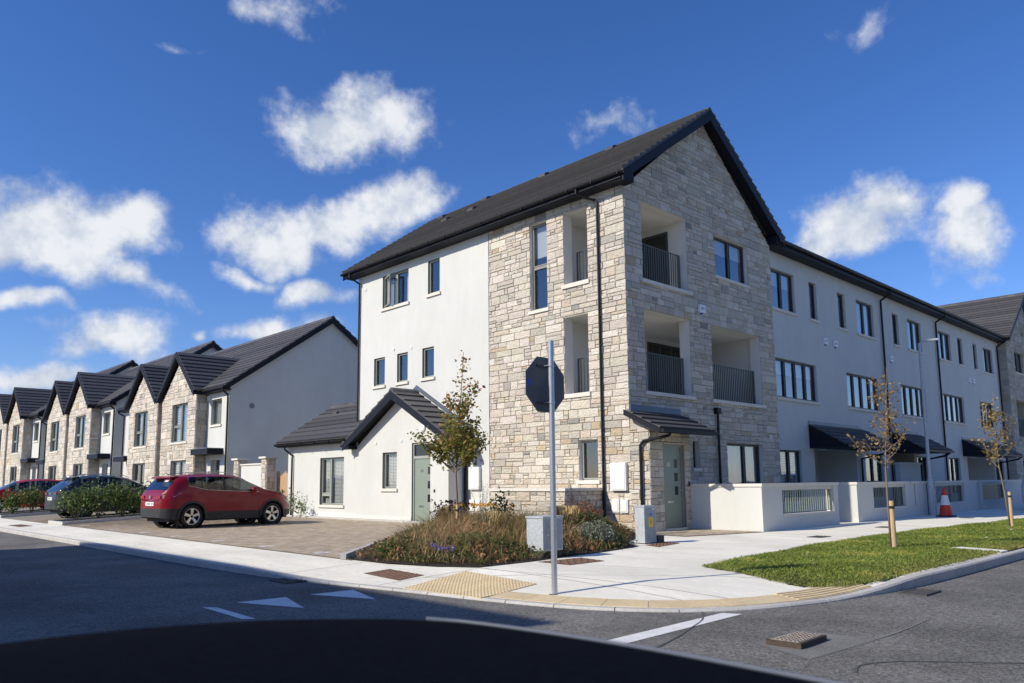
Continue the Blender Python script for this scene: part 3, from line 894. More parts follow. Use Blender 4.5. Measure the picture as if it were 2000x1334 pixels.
def tactile():
    t = root('tactile_paving', 'buff tactile paving with rows of blisters on the corner footpath', 'tactile paving', (6.8, 7.8, -.05))
    a, b, c, d = Vector((6.20, 7.03)), Vector((7.22, 7.10)), Vector((7.38, 8.70)), Vector((6.06, 8.42))
    nu, nv = 3, 4
    for i in range(nu):
        for j in range(nv):
            def P(s, t_): 
                p = a.lerp(b, s).lerp(d.lerp(c, s), t_); return p
            g = 0.006
            q = [P((i+g)/nu, (j+g)/nv), P((i+1-g)/nu, (j+g)/nv), P((i+1-g)/nu, (j+1-g)/nv), P((i+g)/nu, (j+1-g)/nv)]
            mb = MB(); zs = [zpav(p.x, p.y)+.009 for p in q]
            mb.add([(p.x, p.y, z) for p, z in zip(q, zs)]+[(p.x, p.y, z-.03) for p, z in zip(q, zs)], BOXF)
            for k in range(6):
                for l in range(6):
                    s, t_ = (i+(k+.5)/6)/nu, (j+(l+.5)/6)/nv; p = P(s, t_)
                    u_, v_ = (k+.5)/6, (l+.5)/6
                    zz = (zs[0]*(1-u_)+zs[1]*u_)*(1-v_)+(zs[3]*(1-u_)+zs[2]*u_)*v_
                    mb.lathe((p.x, p.y, zz-.001), [(.020, 0), (.016, .006), (.008, .0085)], (0, 0, 1), 7)
            mb.build('blister_tile', 'buff', t)
    s_ = root('buff_edging', 'smooth buff paving strip curving along the dropped kerb', 'paving', (7.2, 5.0, -.1))
    r_ = root('ribbed_paving', 'buff ribbed paving tiles where the kerb meets the grass verge', 'paving', (9.2, 4.2, -.1))
    i0 = min(range(len(KERB)), key=lambda i: (KERB[i]-Vector((6.2, 7.0))).length); i1 = min(range(len(KERB)), key=lambda i: (KERB[i]-Vector((9.9, 3.83))).length)
    iR = min(range(len(KERB)), key=lambda i: (KERB[i]-Vector((8.45, 4.1))).length)
    k = i0
    while k < i1:
        e = min(k+3, i1); rib = k >= iR
        w0, w1 = .135, .135+(.34 if not rib else .40)
        mb = MB(); q = []
        def at(ii, w):
            p = KERB[ii]+KN[ii]*w; return p
        A, B, C_, D = at(k, w0), at(e, w0), at(e, w1), at(k, w1)
        sh = 0.004
        q = [A.lerp(B, sh/ max((B-A).length, .01)), B.lerp(A, sh/max((B-A).length, .01)), C_.lerp(D, sh/max((C_-D).length, .01)), D.lerp(C_, sh/max((C_-D).length, .01))]
        zs = [max(zpav(p.x, p.y), kerb_z(KERB[k])*.99)+.0075 for p in q]
        mb.add([(p.x, p.y, z) for p, z in zip(q, zs)]+[(p.x, p.y, z-.03) for p, z in zip(q, zs)], BOXF)
        if rib:
            for j in range(5):
                t0, t1 = (j+.25)/5, (j+.7)/5
                v = []
                for (s, t_) in ((0, t0), (1, t0), (1, t1), (0, t1)):
                    p = q[0].lerp(q[1], s).lerp(q[3].lerp(q[2], s), t_); z = (zs[0]*(1-s)+zs[1]*s)*(1-t_)+(zs[3]*(1-s)+zs[2]*s)*t_
                    v.append((p.x, p.y, z))
                mb.add(v+[(x, y, z+.007) for x, y, z in v], BOXF)
        mb.build('ribbed_tile' if rib else 'edging_tile', 'buff', r_ if rib else s_)
        k = e
tactile()
def zdrive(x, y):
    s = 0.048*sstep(24, 29.5, y)
    g = max(0.0, x-7.1)
    if y < 31: g = g if x < 11 else max(0.0, 3.9*(15.0-x)/4.0)
    return 0.006+s*g
def driveway():
    dr = bpy.data.objects.new('driveway', None); COL.objects.link(dr); tag(dr, kind='structure')
    mb = MB(); xs = [7.08+.6*i for i in range(14)]; ys = [11.3+1.0*j for j in range(70)]
    ix = {}
    for i, x in enumerate(xs):
        for j, y in enumerate(ys):
            ix[i, j] = len(mb.v); mb.v.append(Vector((x, y, zdrive(x, y)-.002)))
    for i in range(len(xs)-1):
        for j in range(len(ys)-1):
            cx, cy = (xs[i]+xs[i+1])/2, (ys[j]+ys[j+1])/2
            if cy < 19 and cx > 15.0: continue
            mb.f.append((ix[i, j], ix[i+1, j], ix[i+1, j+1], ix[i, j+1])); mb.c.append(None)
    mb.build('bedding_sand', 'sand', dr, fix=False)
    # paving blocks 200 x 100 laid along the street
    V = []; Cc = []
    pal = [(.50, .415, .31), (.45, .375, .28), (.55, .46, .35), (.40, .345, .27), (.48, .39, .275)]
    y = 11.4; row = 0
    while y < 34:
        x = 7.1+(row % 2)*-.1
        while x < 15.1:
            x0, x1, y0, y1 = max(x, 7.1)+.003, min(x+.2, 15.1)-.003, y+.003, y+.097
            inb = not (y < 11.4+(x-7.1)*0.98-.05)
            if x1-x0 > .03 and inb:
                z = zdrive((x0+x1)/2, (y0+y1)/2)+random.uniform(.004, .007)
                a = [(x0, y0, z), (x1, y0, z), (x1, y1, z), (x0, y1, z)]
                V.append(a); k = random.uniform(.85, 1.12); c = random.choice(pal); Cc.append([q*k for q in c])
            x += .2
        y += .1; row += 1
    tag(soup('paving_blocks', np.array(V), np.array(Cc), 'block', dr, 4), kind='stuff')
    V = []; Cc = []
    yy = 10.7
    for j in range(22):
        for i in range(12):
            x0 = 15.3+.2*i-(j % 2)*.1; y0 = 9.5+.1*j
            if x0 > 17.5: continue
            if y0 < 9.5+(17.6-x0)*.25: continue
            z = .012+random.uniform(0, .002); k = random.uniform(.85, 1.1); c = random.choice(pal)
            V.append([(x0+.003, y0+.003, z), (x0+.197, y0+.003, z), (x0+.197, y0+.097, z), (x0+.003, y0+.097, z)]); Cc.append([q*k for q in c])
    ap = bpy.data.objects.new('entrance_paving', None); COL.objects.link(ap); tag(ap, kind='structure')
    sheet('bedding_sand', [(15.1, 11.65), (15.1, 10.1), (17.6, 9.48), (17.6, 11.65)], .009, 'sand', ap)
    tag(soup('paving_blocks', np.array(V), np.array(Cc), 'block', ap, 4), kind='stuff')
driveway()
# ------------------------------------------------------------------ corner building
XA, YB, X2, Y2 = 15.87, 12.19, 23.80, 25.04
def corner_building():
    rn = random.Random(5)
    B = root('apartment_building', 'three-storey corner apartment building with pale stone gable, balconies and white rendered side', 'building', (XA, YB, 0))
    fa = F((XA, 0, 0), (0, 1, 0), Z, (-1, 0, 0)); fb_ = F((0, YB, 0), (1, 0, 0), Z, (0, -1, 0))
    # openings: (u0, v0, u1, v1, reveal)
    a_win_tall = (15.01, 6.27, 15.70, 8.90); a_rec2 = (13.46, 6.80, 14.34, 8.88); a_rec1 = (13.50, 3.68, 14.38, 5.86); a_gnd = (13.26, 1.30, 13.92, 2.38)
    w_dbl = (21.79, 7.66, 23.40, 8.89); w_sgl = (20.01, 7.69, 20.66, 8.88)
    w_sm = [(23.20, 4.82, 23.90, 5.86), (21.80, 4.82, 22.44, 5.86), (20.31, 4.82, 20.96, 5.86)]
    T = 0.34
    STONE_END = 17.55
    sa = wall_panel('stone_side_wall', 'mortar', B, fa, YB, STONE_END, 0, 9.22, [a_win_tall+(.14,), a_rec2+(T,), a_rec1+(T,), a_gnd+(.14,)], rev_mat='render_in')
    wall_panel('render_wall', 'render', B, F((XA-.022, 0, 0), (0, 1, 0), Z, (-1, 0, 0)), STONE_END, Y2, 0, 9.22, [w_dbl, w_sgl, *w_sm], rev_mat='frame')
    MB().quad((XA-.022, Y2, 0), (X2, Y2, 0), (X2, Y2, 9.3), (XA-.022, Y2, 9.3)).add([(XA-.022, Y2, 9.3), (X2, Y2, 9.3), ((XA+X2)/2, Y2, 12.25)], [(0, 1, 2)]).build('end_wall', 'render', B, fix=False)
    MB().quad((X2, YB, 0), (X2, Y2, 0), (X2, Y2, 9.3), (X2, YB, 9.3)).build('rear_wall', 'render', B, fix=False)
    XR = (XA+X2)/2; ZR, ZE, E = 12.50, 9.36, 4.41
    b_rec2 = (16.63, 6.70, 18.80, 8.88); b_rec1 = (16.63, 3.64, 18.79, 5.86); b_rec1b = (19.92, 3.64, 22.82, 5.87); b_win = (20.32, 7.47, 22.27, 8.77); b_gnd = (20.55, .42, 22.66, 2.37); b_slit = (18.72, 1.62, 19.02, 2.37)
    holesB = [b_rec2+(T,), b_rec1+(T,), b_rec1b+(T,), b_win+(.14,), b_gnd+(.14,), b_slit+(.14,)]
    gab_z = ZR-.25
    sb = wall_panel('stone_gable_wall', 'mortar', B, fb_, XA, X2, 0, 9.1, holesB, gable=(XR, gab_z), rev_mat='render_in')
    # stones on both faces and on the porch
    sl = (gab_z-9.1)/(XR-XA)
    clips = [(-sl, 1.0, 9.1-sl*XA), (sl, 1.0, 9.1+sl*X2)]
    cam_p = Vector((0, 0, 1.25))
    items = []
    def addst(f, lst, skip=None):
        for poly, col in lst:
            cu = sum(p[0] for p in poly)/len(poly); cv = sum(p[1] for p in poly)/len(poly)
            ar = (max(p[0] for p in poly)-min(p[0] for p in poly))*(max(p[1] for p in poly)-min(p[1] for p in poly))
            c = f(cu, cv); dv = cam_p-c
            items.append((f, poly, col, ar*abs(dv.normalized().dot(f.n))/dv.length_squared))
    sills_gap = [(h[0]-.10, h[1]-.10, h[2]+.10, h[1]) for h in (a_win_tall, a_rec2, a_rec1, a_gnd)]
    addst(fa, layout_stones(rn, YB-.025, STONE_END-.01, 0, 9.22, [a_win_tall, a_rec2, a_rec1, a_gnd], low_z=3.6))
    addst(fb_, layout_stones(rn, XA-.0, X2, 0, 12.2, [h[:4] for h in holesB], clips))
    # porch of door 65
    PX0, PX1, PY = XA, 17.68, 11.60
    fpa = F((PX0, 0, 0), (0, 1, 0), Z, (-1, 0, 0)); fpb = F((0, PY, 0), (1, 0, 0), Z, (0, -1, 0))
    door = (16.44, .06, 17.40, 2.20)
    po = wall_panel('porch_wall', 'mortar', B, fpb, PX0, PX1, 0, 2.62, [door+(.16,)], rev_mat='frame')
    MB().quad((PX0, PY, 0), (PX0, YB, 0), (PX0, YB, 2.95), (PX0, PY, 2.62)).build('porch_side', 'mortar', B, fix=False)
    MB().quad((PX1, PY, 0), (PX1, YB, 0), (PX1, YB, 2.95), (PX1, PY, 2.62)).build('porch_side', 'mortar', B, fix=False)
    addst(fpb, layout_stones(rn, PX0-.02, PX1, 0, 2.5, [door], low_z=3.6))
    addst(fpa, layout_stones(rn, PY-.025, YB, 0, 2.62, low_z=3.6))
    fpc = F((PX1, 0, 0), (0, 1, 0), Z, (1, 0, 0))
    addst(fpc, layout_stones(rn, PY, YB, 0, 2.5, low_z=3.6))
    build_stones(items, sa, 300, rn)
    # windows
    window(B, fa, a_win_tall, (), ((0, 1, .5),), .14, fm='frame', inside='roller')
    window(B, fa, a_gnd, (), (), .14, fm='frame_pale', inside=None)
    fw2 = F((XA-.022, 0, 0), (0, 1, 0), Z, (-1, 0, 0))
    window(B, fw2, w_dbl, (.5,), (), .10, inside='drapes', fm='frame_pale')
    window(B, fw2, w_sgl, (), (), .10, fm='frame_pale')
    for k, w in enumerate(w_sm): window(B, fw2, w, (), (), .10, fm='frame_pale')
    window(B, fb_, b_win, (.52,), (), .14, inside='roller', fm='frame_dark')
    window(B, fb_, b_gnd, (.55,), (), .14, inside='curtain', sill=False, fm='frame_dark')
    window(B, fb_, b_slit, (), (), .14, fm='frame_dark')
    # an open casement on the left pane of the double window
    lf = MB(); a = F(fw2(23.33, 0, -.07), Vector((0, -.94, 0))+Vector((-.34, 0, 0)), Z, Vector((-.94, .34, 0)))
    for x0, x1, y0, y1 in ((0, .05, 7.72, 8.83), (.69, .74, 7.72, 8.83), (.05, .69, 7.72, 7.77), (.05, .69, 8.78, 8.83)): lf.fb(a, x0, x1, y0, y1, -.02, .03)
    op = lf.build('open_casement', 'frame', B)
    MB().quad(a(.05, 7.77), a(.69, 7.77), a(.69, 8.78), a(.05, 8.78)).build('pane', 'glass', op, fix=False)
    # balconies: recessed rooms
    def balcony(x0, x1, y1, z0, z1, opens, side):
        yi = YB+T; b = MB()
        b.quad((x0, y1, z0), (x1, y1, z0), (x1, y1, z1), (x0, y1, z1))
        b.quad((x1, yi, z0), (x1, y1, z0), (x1, y1, z1), (x1, yi, z1))
        s0, s1, v0, v1 = side
        for (ya, yb, za, zb) in ((yi, s0, z0, z1), (s1, y1, z0, z1), (s0, s1, z0, v0), (s0, s1, v1, z1)):
            if yb > ya and zb > za: b.quad((x0, ya, za), (x0, yb, za), (x0, yb, zb), (x0, ya, zb))
        xs_ = [x0]+[v for o_ in opens for v in o_]+[x1]
        for xa, xb in zip(xs_[::2], xs_[1::2]):
            if xb > xa+.01: b.quad((xa, yi, z0), (xb, yi, z0), (xb, yi, z1), (xa, yi, z1))
        o = b.build('balcony_wall', 'render_in', B, fix=False)
        MB().quad((x0, yi-.3, z1), (x1, yi-.3, z1), (x1, y1, z1), (x0, y1, z1)).build('ceiling', 'ceiling', o, fix=False)
        MB().quad((x0, yi-.3, z0), (x1, yi-.3, z0), (x1, y1, z0), (x0, y1, z0)).build('floor', 'cope', o, fix=False)
    def glazed(fd, d0, d1, z0, z1, n):
        o2 = MB().fb(fd, d0, d1, z0, z1, .002, .03).build('balcony_door', 'frame_dark', B)
        for i in range(n):
            ua = d0+(d1-d0)*i/n+.06; ub = d0+(d1-d0)*(i+1)/n-.06
            MB().fb(fd, ua, ub, z0+.1, z1-.08, .031, .036).build('pane', 'pane_dark', o2)
    balcony(XA+T, 18.81, 14.75, 6.70, 8.882, [(16.63, 18.81)], (13.46, 14.34, 6.80, 8.88))
    balcony(XA+T, 22.95, 14.60, 3.64, 5.872, [(16.63, 18.79), (19.92, 22.82)], (13.50, 14.38, 3.68, 5.86))
    glazed(F((18.81, 0, 0), (0, 1, 0), Z, (-1, 0, 0)), 12.82, 14.5, 6.73, 8.66, 2)
    glazed(F((0, 14.60, 0), (1, 0, 0), Z, (0, -1, 0)), 20.05, 22.0, 3.67, 5.72, 3)
    for (u0, u1, z0) in ((16.63, 18.80, 6.70), (16.63, 18.79, 3.64), (19.92, 22.82, 3.64)):
        rail(B, fb_, u0+.02, u1-.02, z0+.04, z0+1.12, -.24, 0.105)
        for i, (a_, b_) in enumerate(((u0-.08, (u0+u1)/2-.1), ((u0+u1)/2-.094, u1+.14))):
            MB().fb(fb_, a_, b_, z0-.10, z0-.001, -.02, .07).build('balcony_sill', 'sill', B)
    for r_ in (a_rec2, a_rec1):
        rail(B, fa, r_[0]-.3, r_[2]+.03, r_[1]+.03, r_[1]+1.08, -.58, 0.105)
        MB().fb(fa, r_[0]-.06, r_[2]+.08, r_[1]-.115, r_[1]-.001, -.02, .07).build('balcony_sill', 'sill', B)
    MB().lathe((16.42, 13.0, 8.86), [(.0, -.09), (.05, -.09), (.06, -.03), (.06, .02)], Z, 14).build('fire_sounder', 'red', B)
    # roof
    fr = F((XR, 0, 0), (0, 1, 0), Z, (1, 0, 0))
    ro = gable_roof(B, fr, 11.82, 25.50, ZE, ZR, E, XR-XA, n=17, sides=(1, -1), gutter=(1, -1), board=.26, cth=.095)
    sl = (ZR-ZE)/E
    MB().prism([(XA-.40, 11.86, 9.12), (XA+.06, 11.86, 9.12), (XA+.06, 11.86, 9.42), (XA-.40, 11.86, 9.30)], (0, YB-11.86, 0)).build('eave_box', 'fascia', B)
    MB().prism([(X2+.40, 11.86, 9.12), (X2-.06, 11.86, 9.12), (X2-.06, 11.86, 9.42), (X2+.40, 11.86, 9.30)], (0, YB-11.86, 0)).build('eave_box', 'fascia', B)
    for s in (1, -1):
        q = MB(); p = [(XR+s*(E-.02), ZE-.19), (XR, ZR-.24)]
        q.quad((p[0][0], 11.85, p[0][1]), (p[0][0], YB, p[0][1]), (p[1][0], YB, p[1][1]), (p[1][0], 11.85, p[1][1])).build('verge_soffit', 'fascia', B, fix=False)
    for (x, y, z) in ((19.35, 15.3, 12.16), (19.45, 18.5, 12.23), (19.4, 21.6, 12.2), (18.08, 20.9, 11.25), (18.05, 22.4, 11.23), (19.3, 24.2, 12.1)):
        z = ZE+sl*(x-(XR-E))+.12
        MB().prism([(x-.12, y-.16, z-.12*sl+.0), (x+.12, y-.16, z+.12*sl), (x+.12, y-.16, z+.12*sl+.02), (x-.06, y-.16, z-.06*sl+.09), (x-.13, y-.16, z-.12*sl+.07)], (0, .32, 0)).build('roof_vent', 'tile', ro)
    # rainwater pipes
    ex = XR-E-.05
    downpipe(B, [(ex, 13.42, 9.26), (ex, 13.42, 9.12), (ex+.06, 13.38, 9.06), (XA-.08, 13.06, 8.93), (XA-.08, 13.03, 8.8), (XA-.08, 13.03, 0.05)])
    downpipe(B, [(ex, 24.95, 9.26), (ex, 24.95, 9.10), (XA-.08, 24.88, 8.90), (XA-.08, 24.88, 8.8), (XA-.08, 24.88, 3.2)])
    for y, z in ((24.55, 8.62), (22.65, 6.06), (21.6, 5.98)): vent(B, fw2, y, z)
    alarm(B, fb_, 19.40, 6.27, .03)
    vent(B, fb_, 23.2, 2.62, 'render_plinth', .10, .03)
    # plinth ledge and white boxes
    wall_box(B, fa, 12.27, 12.77, 1.03, 1.74, .12)
    for (a_, b_) in ((12.55, 12.79), (12.27, 12.51)): wall_box(B, fa, a_, b_, .47, .80, .07, 'socket_box')
    wall_box(B, fw2, 17.93, 18.42, 1.06, 1.75, .10)
    for (a_, b_) in ((18.24, 18.46), (17.95, 18.17)): wall_box(B, fw2, a_, b_, .40, .74, .05, 'socket_box')
    # low stone bin store against the wall
    st = root('bin_store', 'low stone-faced enclosure with pale coping projecting from the side wall', 'wall', (15.1, 14.4, 0))
    x0, y0, y1 = 14.36, 13.10, 15.82
    MB().box(x0, XA-.05, y0, y1, 0, 1.03).build('core', 'mortar', st)
    it = []
    for f, l in ((F((0, y0, 0), (1, 0, 0), Z, (0, -1, 0)), layout_stones(rn, x0, 15.82, 0, 1.03, low_z=3)), (F((x0, 0, 0), (0, 1, 0), Z, (-1, 0, 0)), layout_stones(rn, y0-.02, y1, 0, 1.03, low_z=3)), (F((0, y1, 0), (1, 0, 0), Z, (0, 1, 0)), layout_stones(rn, x0, 15.82, 0, 1.03))):
        it += [(f, p, c, 1) for p, c in l]
    build_stones(it, st, 120, rn)
    for i in range(3): MB().box(x0-.06, XA-.04, y0-.06+.947*i, y0-.06+.947*(i+1)-.006, 1.032, 1.105).build('coping', 'cope', st)
    # door 65 and its canopy
    dd = MB().fb(fpb, door[0]+.06, door[2]-.06, door[1], door[3]-.06, -.13, -.09).build('front_door', 'door', B)
    fr_ = MB(); fr_.fb(fpb, door[0], door[0]+.06, door[1], door[3], -.15, -.06); fr_.fb(fpb, door[2]-.06, door[2], door[1], door[3], -.15, -.06); fr_.fb(fpb, door[0]+.06, door[2]-.06, door[3]-.06, door[3], -.15, -.06); fr_.build('door_frame', 'frame', dd)
    for v in (1.60, 1.25, .90): MB().fb(fpb, 17.06, 17.20, v, v+.22, -.089, -.085).build('glazed_slot', 'pane_dark', dd)
    MB().fb(fpb, 16.72, 16.98, .70, .75, -.089, -.078).build('letter_plate', 'steel', dd)
    MB().tube([fpb(17.28, 1.02, -.09), fpb(17.28, 1.02, -.03), fpb(17.16, 1.02, -.03)], .012, 6).build('handle', 'steel', dd)
    text_mesh('door_number', '65', fpb, 16.80, 1.68, -.088, .15, 'white_plastic', dd)
    MB().fb(fpb, 17.50, 17.57, 1.12, 1.24, .035, .05).build('doorbell', 'black', B)
    MB().fb(fpb, door[0], door[2], .0, .058, -.15, .04).build('threshold', 'cope', B)
    CX0, CX1, CY, CZ0, CZ1 = 15.58, 18.12, 11.06, 2.54, 3.06
    can = MB().prism([(CX0+.06, YB-.03, CZ1-.02), (CX0+.06, CY+.03, CZ0-.02), (CX0+.06, CY+.03, CZ0-.10), (CX0+.06, YB-.03, CZ1-.10)], (CX1-CX0-.12, 0, 0)).build('porch_canopy', 'fascia', B)
    courses(can, (CX0, CY, CZ0), (CX1, CY, CZ0), (CX0, YB-.04, CZ1), (CX1, YB-.04, CZ1), 4, th=.05)
    MB().prism([(CX0, CY, CZ0-.12), (CX0, CY, CZ0+.02), (CX0, YB-.035, CZ1+.02), (CX0, YB-.035, CZ1-.12)], (.05, 0, 0)).build('bargeboard', 'fascia', can)
    MB().fb(F((PX0, 0, 0), (0, 1, 0), Z, (-1, 0, 0)), PY, YB, 2.45, 2.60, -.02, .01).build('soffit', 'fascia', can)
    MB().fb(fb_, XA, CX1+.02, CZ1+.02, CZ1+.17, .032, .05).build('flashing', 'lead', can)
    MB().box(CX0+.02, CX1, CY-.11, CY-.0, CZ0-.09, CZ0-.01).build('gutter', 'pipe', can)
    MB().fb(fpb, 16.75, 17.05, 2.50, 2.53, -.2, .1).build('canopy_light', 'white_plastic', can)
    downpipe(B, [(16.02, CY-.04, CZ0-.05), (15.98, CY-.0, CZ0-.16), (15.80, 11.72, 2.26), (15.78, 11.80, 2.16), (15.78, 11.80, .05)], .04)
    MB().fb(fb_, 19.86, 20.06, 3.20, 3.38, .03, .17).build('hopper', 'pipe', B)
    downpipe(B, [fb_(19.96, 3.25, .10), fb_(19.96, .05, .10)], .038)
    return B
mat('pane_dark', (0.02, 0.022, 0.025), 0.05, spec=0.6)
corner_building()

# ------------------------------------------------------------------ single-storey front extension with the gabled porch (door 64)
def annex():
    XF, XQ = 15.17, 15.14
    A = root('front_extension', 'single-storey white extension with dark gabled porch and sage green front door', 'building', (XF, 23.8, -.05))
    f = F((XF, 0, 0), (0, 1, 0), Z, (-1, 0, 0)); q = F((XQ, 0, 0), (0, 1, 0), Z, (-1, 0, 0))
    big = (24.76, .50, 26.46, 2.26); sm = (21.40, 1.10, 22.24, 2.32); door = (19.57, .02, 20.56, 2.58)
    wall_panel('wall', 'render', A, f, 23.84, 29.0, -.05, 2.85, [big], rev_mat='frame')
    MB().fb(f, 23.86, 29.0, -.05, .23, -.02, .012).build('plinth', 'render_plinth', A)
    MB().quad((XF, 29.0, -.05), (19.6, 29.0, -.05), (19.6, 29.0, 2.85), (XF, 29.0, 2.85)).add([(XF, 29.0, 2.85), (19.6, 29.0, 2.85), (17.4, 29.0, 4.45)], [(0, 1, 2)]).build('side_wall', 'render', A, fix=False)
    AP = 21.25
    wall_panel('porch_wall', 'render', A, q, 18.66, 23.84, -.05, 2.60, [sm, door+(.14,)], gable=(AP, 4.14), rev_mat='frame')
    MB().fb(q, 20.57, 23.83, -.05, .17, -.02, .012).build('plinth', 'render_plinth', A)
    MB().fb(q, 18.67, 19.56, -.05, .17, -.02, .012).build('plinth', 'render_plinth', A)
    MB().quad((XQ, 18.66, -.05), (XA, 18.66, -.05), (XA, 18.66, 2.7), (XQ, 18.66, 2.7)).build('side_wall', 'render', A, fix=False)
    MB().quad((XQ, 23.84, -.05), (XF+.01, 23.84, -.05), (XF+.01, 23.84, 2.7), (XQ, 23.84, 2.7)).build('side_wall', 'render', A, fix=False)
    window(A, f, big, (.62,), ((.62, 1, .22),), .12, inside='venetian', fm='frame_pale')
    window(A, q, sm, (), (), .12, inside='venetian', fm='frame_pale')
    # door 64
    dd = MB().fb(q, door[0]+.06, door[2]-.06, door[1], 2.06, -.12, -.08).build('front_door', 'door', A)
    k = MB(); k.fb(q, door[0], door[0]+.06, door[1], door[3], -.14, -.05); k.fb(q, door[2]-.06, door[2], door[1], door[3], -.14, -.05); k.fb(q, door[0]+.06, door[2]-.06, door[3]-.06, door[3], -.14, -.05); k.fb(q, door[0]+.06, door[2]-.06, 2.06, 2.15, -.14, -.05)
    k.build('door_frame', 'frame_pale', dd)
    MB().fb(q, door[0]+.07, door[2]-.07, 2.16, 2.51, -.10, -.09).build('fanlight', 'pane_dark', dd)
    for v in (1.55, 1.10, .67): MB().fb(q, 19.66, 19.80, v, v+.24, -.079, -.074).build('glazed_slot', 'pane_dark', dd)
    MB().fb(q, 20.02, 20.26, .50, .56, -.079, -.07).build('letter_plate', 'steel', dd)
    text_mesh('door_number', '64', q, 20.10, 1.66, -.078, .15, 'grey_ink', dd)
    MB().fb(q, 19.32, 19.37, .98, 1.07, .0, .03).build('doorbell', 'black', A)
    # roofs
    fr = F((17.4, 0, 0), (0, 1, 0), Z, (1, 0, 0))
    ro = gable_roof(A, fr, 24.0, 29.38, 2.93, 4.58, 2.58, 2.23, n=8, verge=(False, True), gutter=(-1,), fas=.16, sides=(-1, 1), board=.14)
    MB().box(16.62, 16.86, 27.78, 28.08, 4.07, 4.24).build('roof_vent', 'tile', ro)
    fg = F((0, AP, 0), (1, 0, 0), Z, (0, 1, 0))
    r2 = gable_roof(A, fg, 14.76, XA-.03, 2.70, 4.36, 2.98, 2.6, n=8, verge=(True, False), gutter=(1, -1), fas=.14, name='porch_roof', board=.22)
    for s in (1, -1):
        MB().quad((14.78, AP+s*2.93, 2.56), (XQ, AP+s*2.93, 2.56), (XQ, AP, 4.16), (14.78, AP, 4.16)).build('verge_soffit', 'fascia', A, fix=False)
        MB().box(14.78, XQ, AP+s*2.6-(.0 if s > 0 else .38), AP+s*2.6+(.38 if s > 0 else .0), 2.50, 2.62).build('eave_box', 'fascia', A)
        sl = (4.36-2.70)/2.98
        MB().prism([(XA-.05, AP+s*3.0, 2.78), (XA-.05, AP, 4.46), (XA-.05, AP, 4.62), (XA-.05, AP+s*3.0, 2.94)], (.03, 0, 0)).build('flashing', 'lead', A)
    # fittings
    downpipe(A, [(14.86, 28.75, 2.80), (14.86, 28.75, 2.68), (XF-.07, 28.55, 2.42), (XF-.07, 28.55, 2.30), (XF-.07, 28.55, 0)])
    downpipe(A, [(15.75, 18.58, 2.62), (15.75, 18.58, 0)], .045)
    for y, z in ((22.65, 2.66), (21.15, 2.68), ): vent(A, q, y, z)
    vent(A, f, 24.2, 2.62)
    MB().lathe(q(20.95, 3.96, 0), [(.05, 0), (.05, .12), (.12, .14), (.12, .17)], (-1, 0, -.3), 14).build('porch_light', 'white_plastic', A)
    MB().lathe(q(19.95, 3.05, 0), [(.13, 0), (.13, .05), (.09, .07)], (-1, 0, 0), 16).build('wall_light', 'white_plastic', A)
    for i in range(8):
        MB().box(XF-.26, XF-.14, 18.7+i*1.32, 18.7+i*1.32+1.31, -.05, .07).build('edging_kerb', 'kerb', A)
annex()
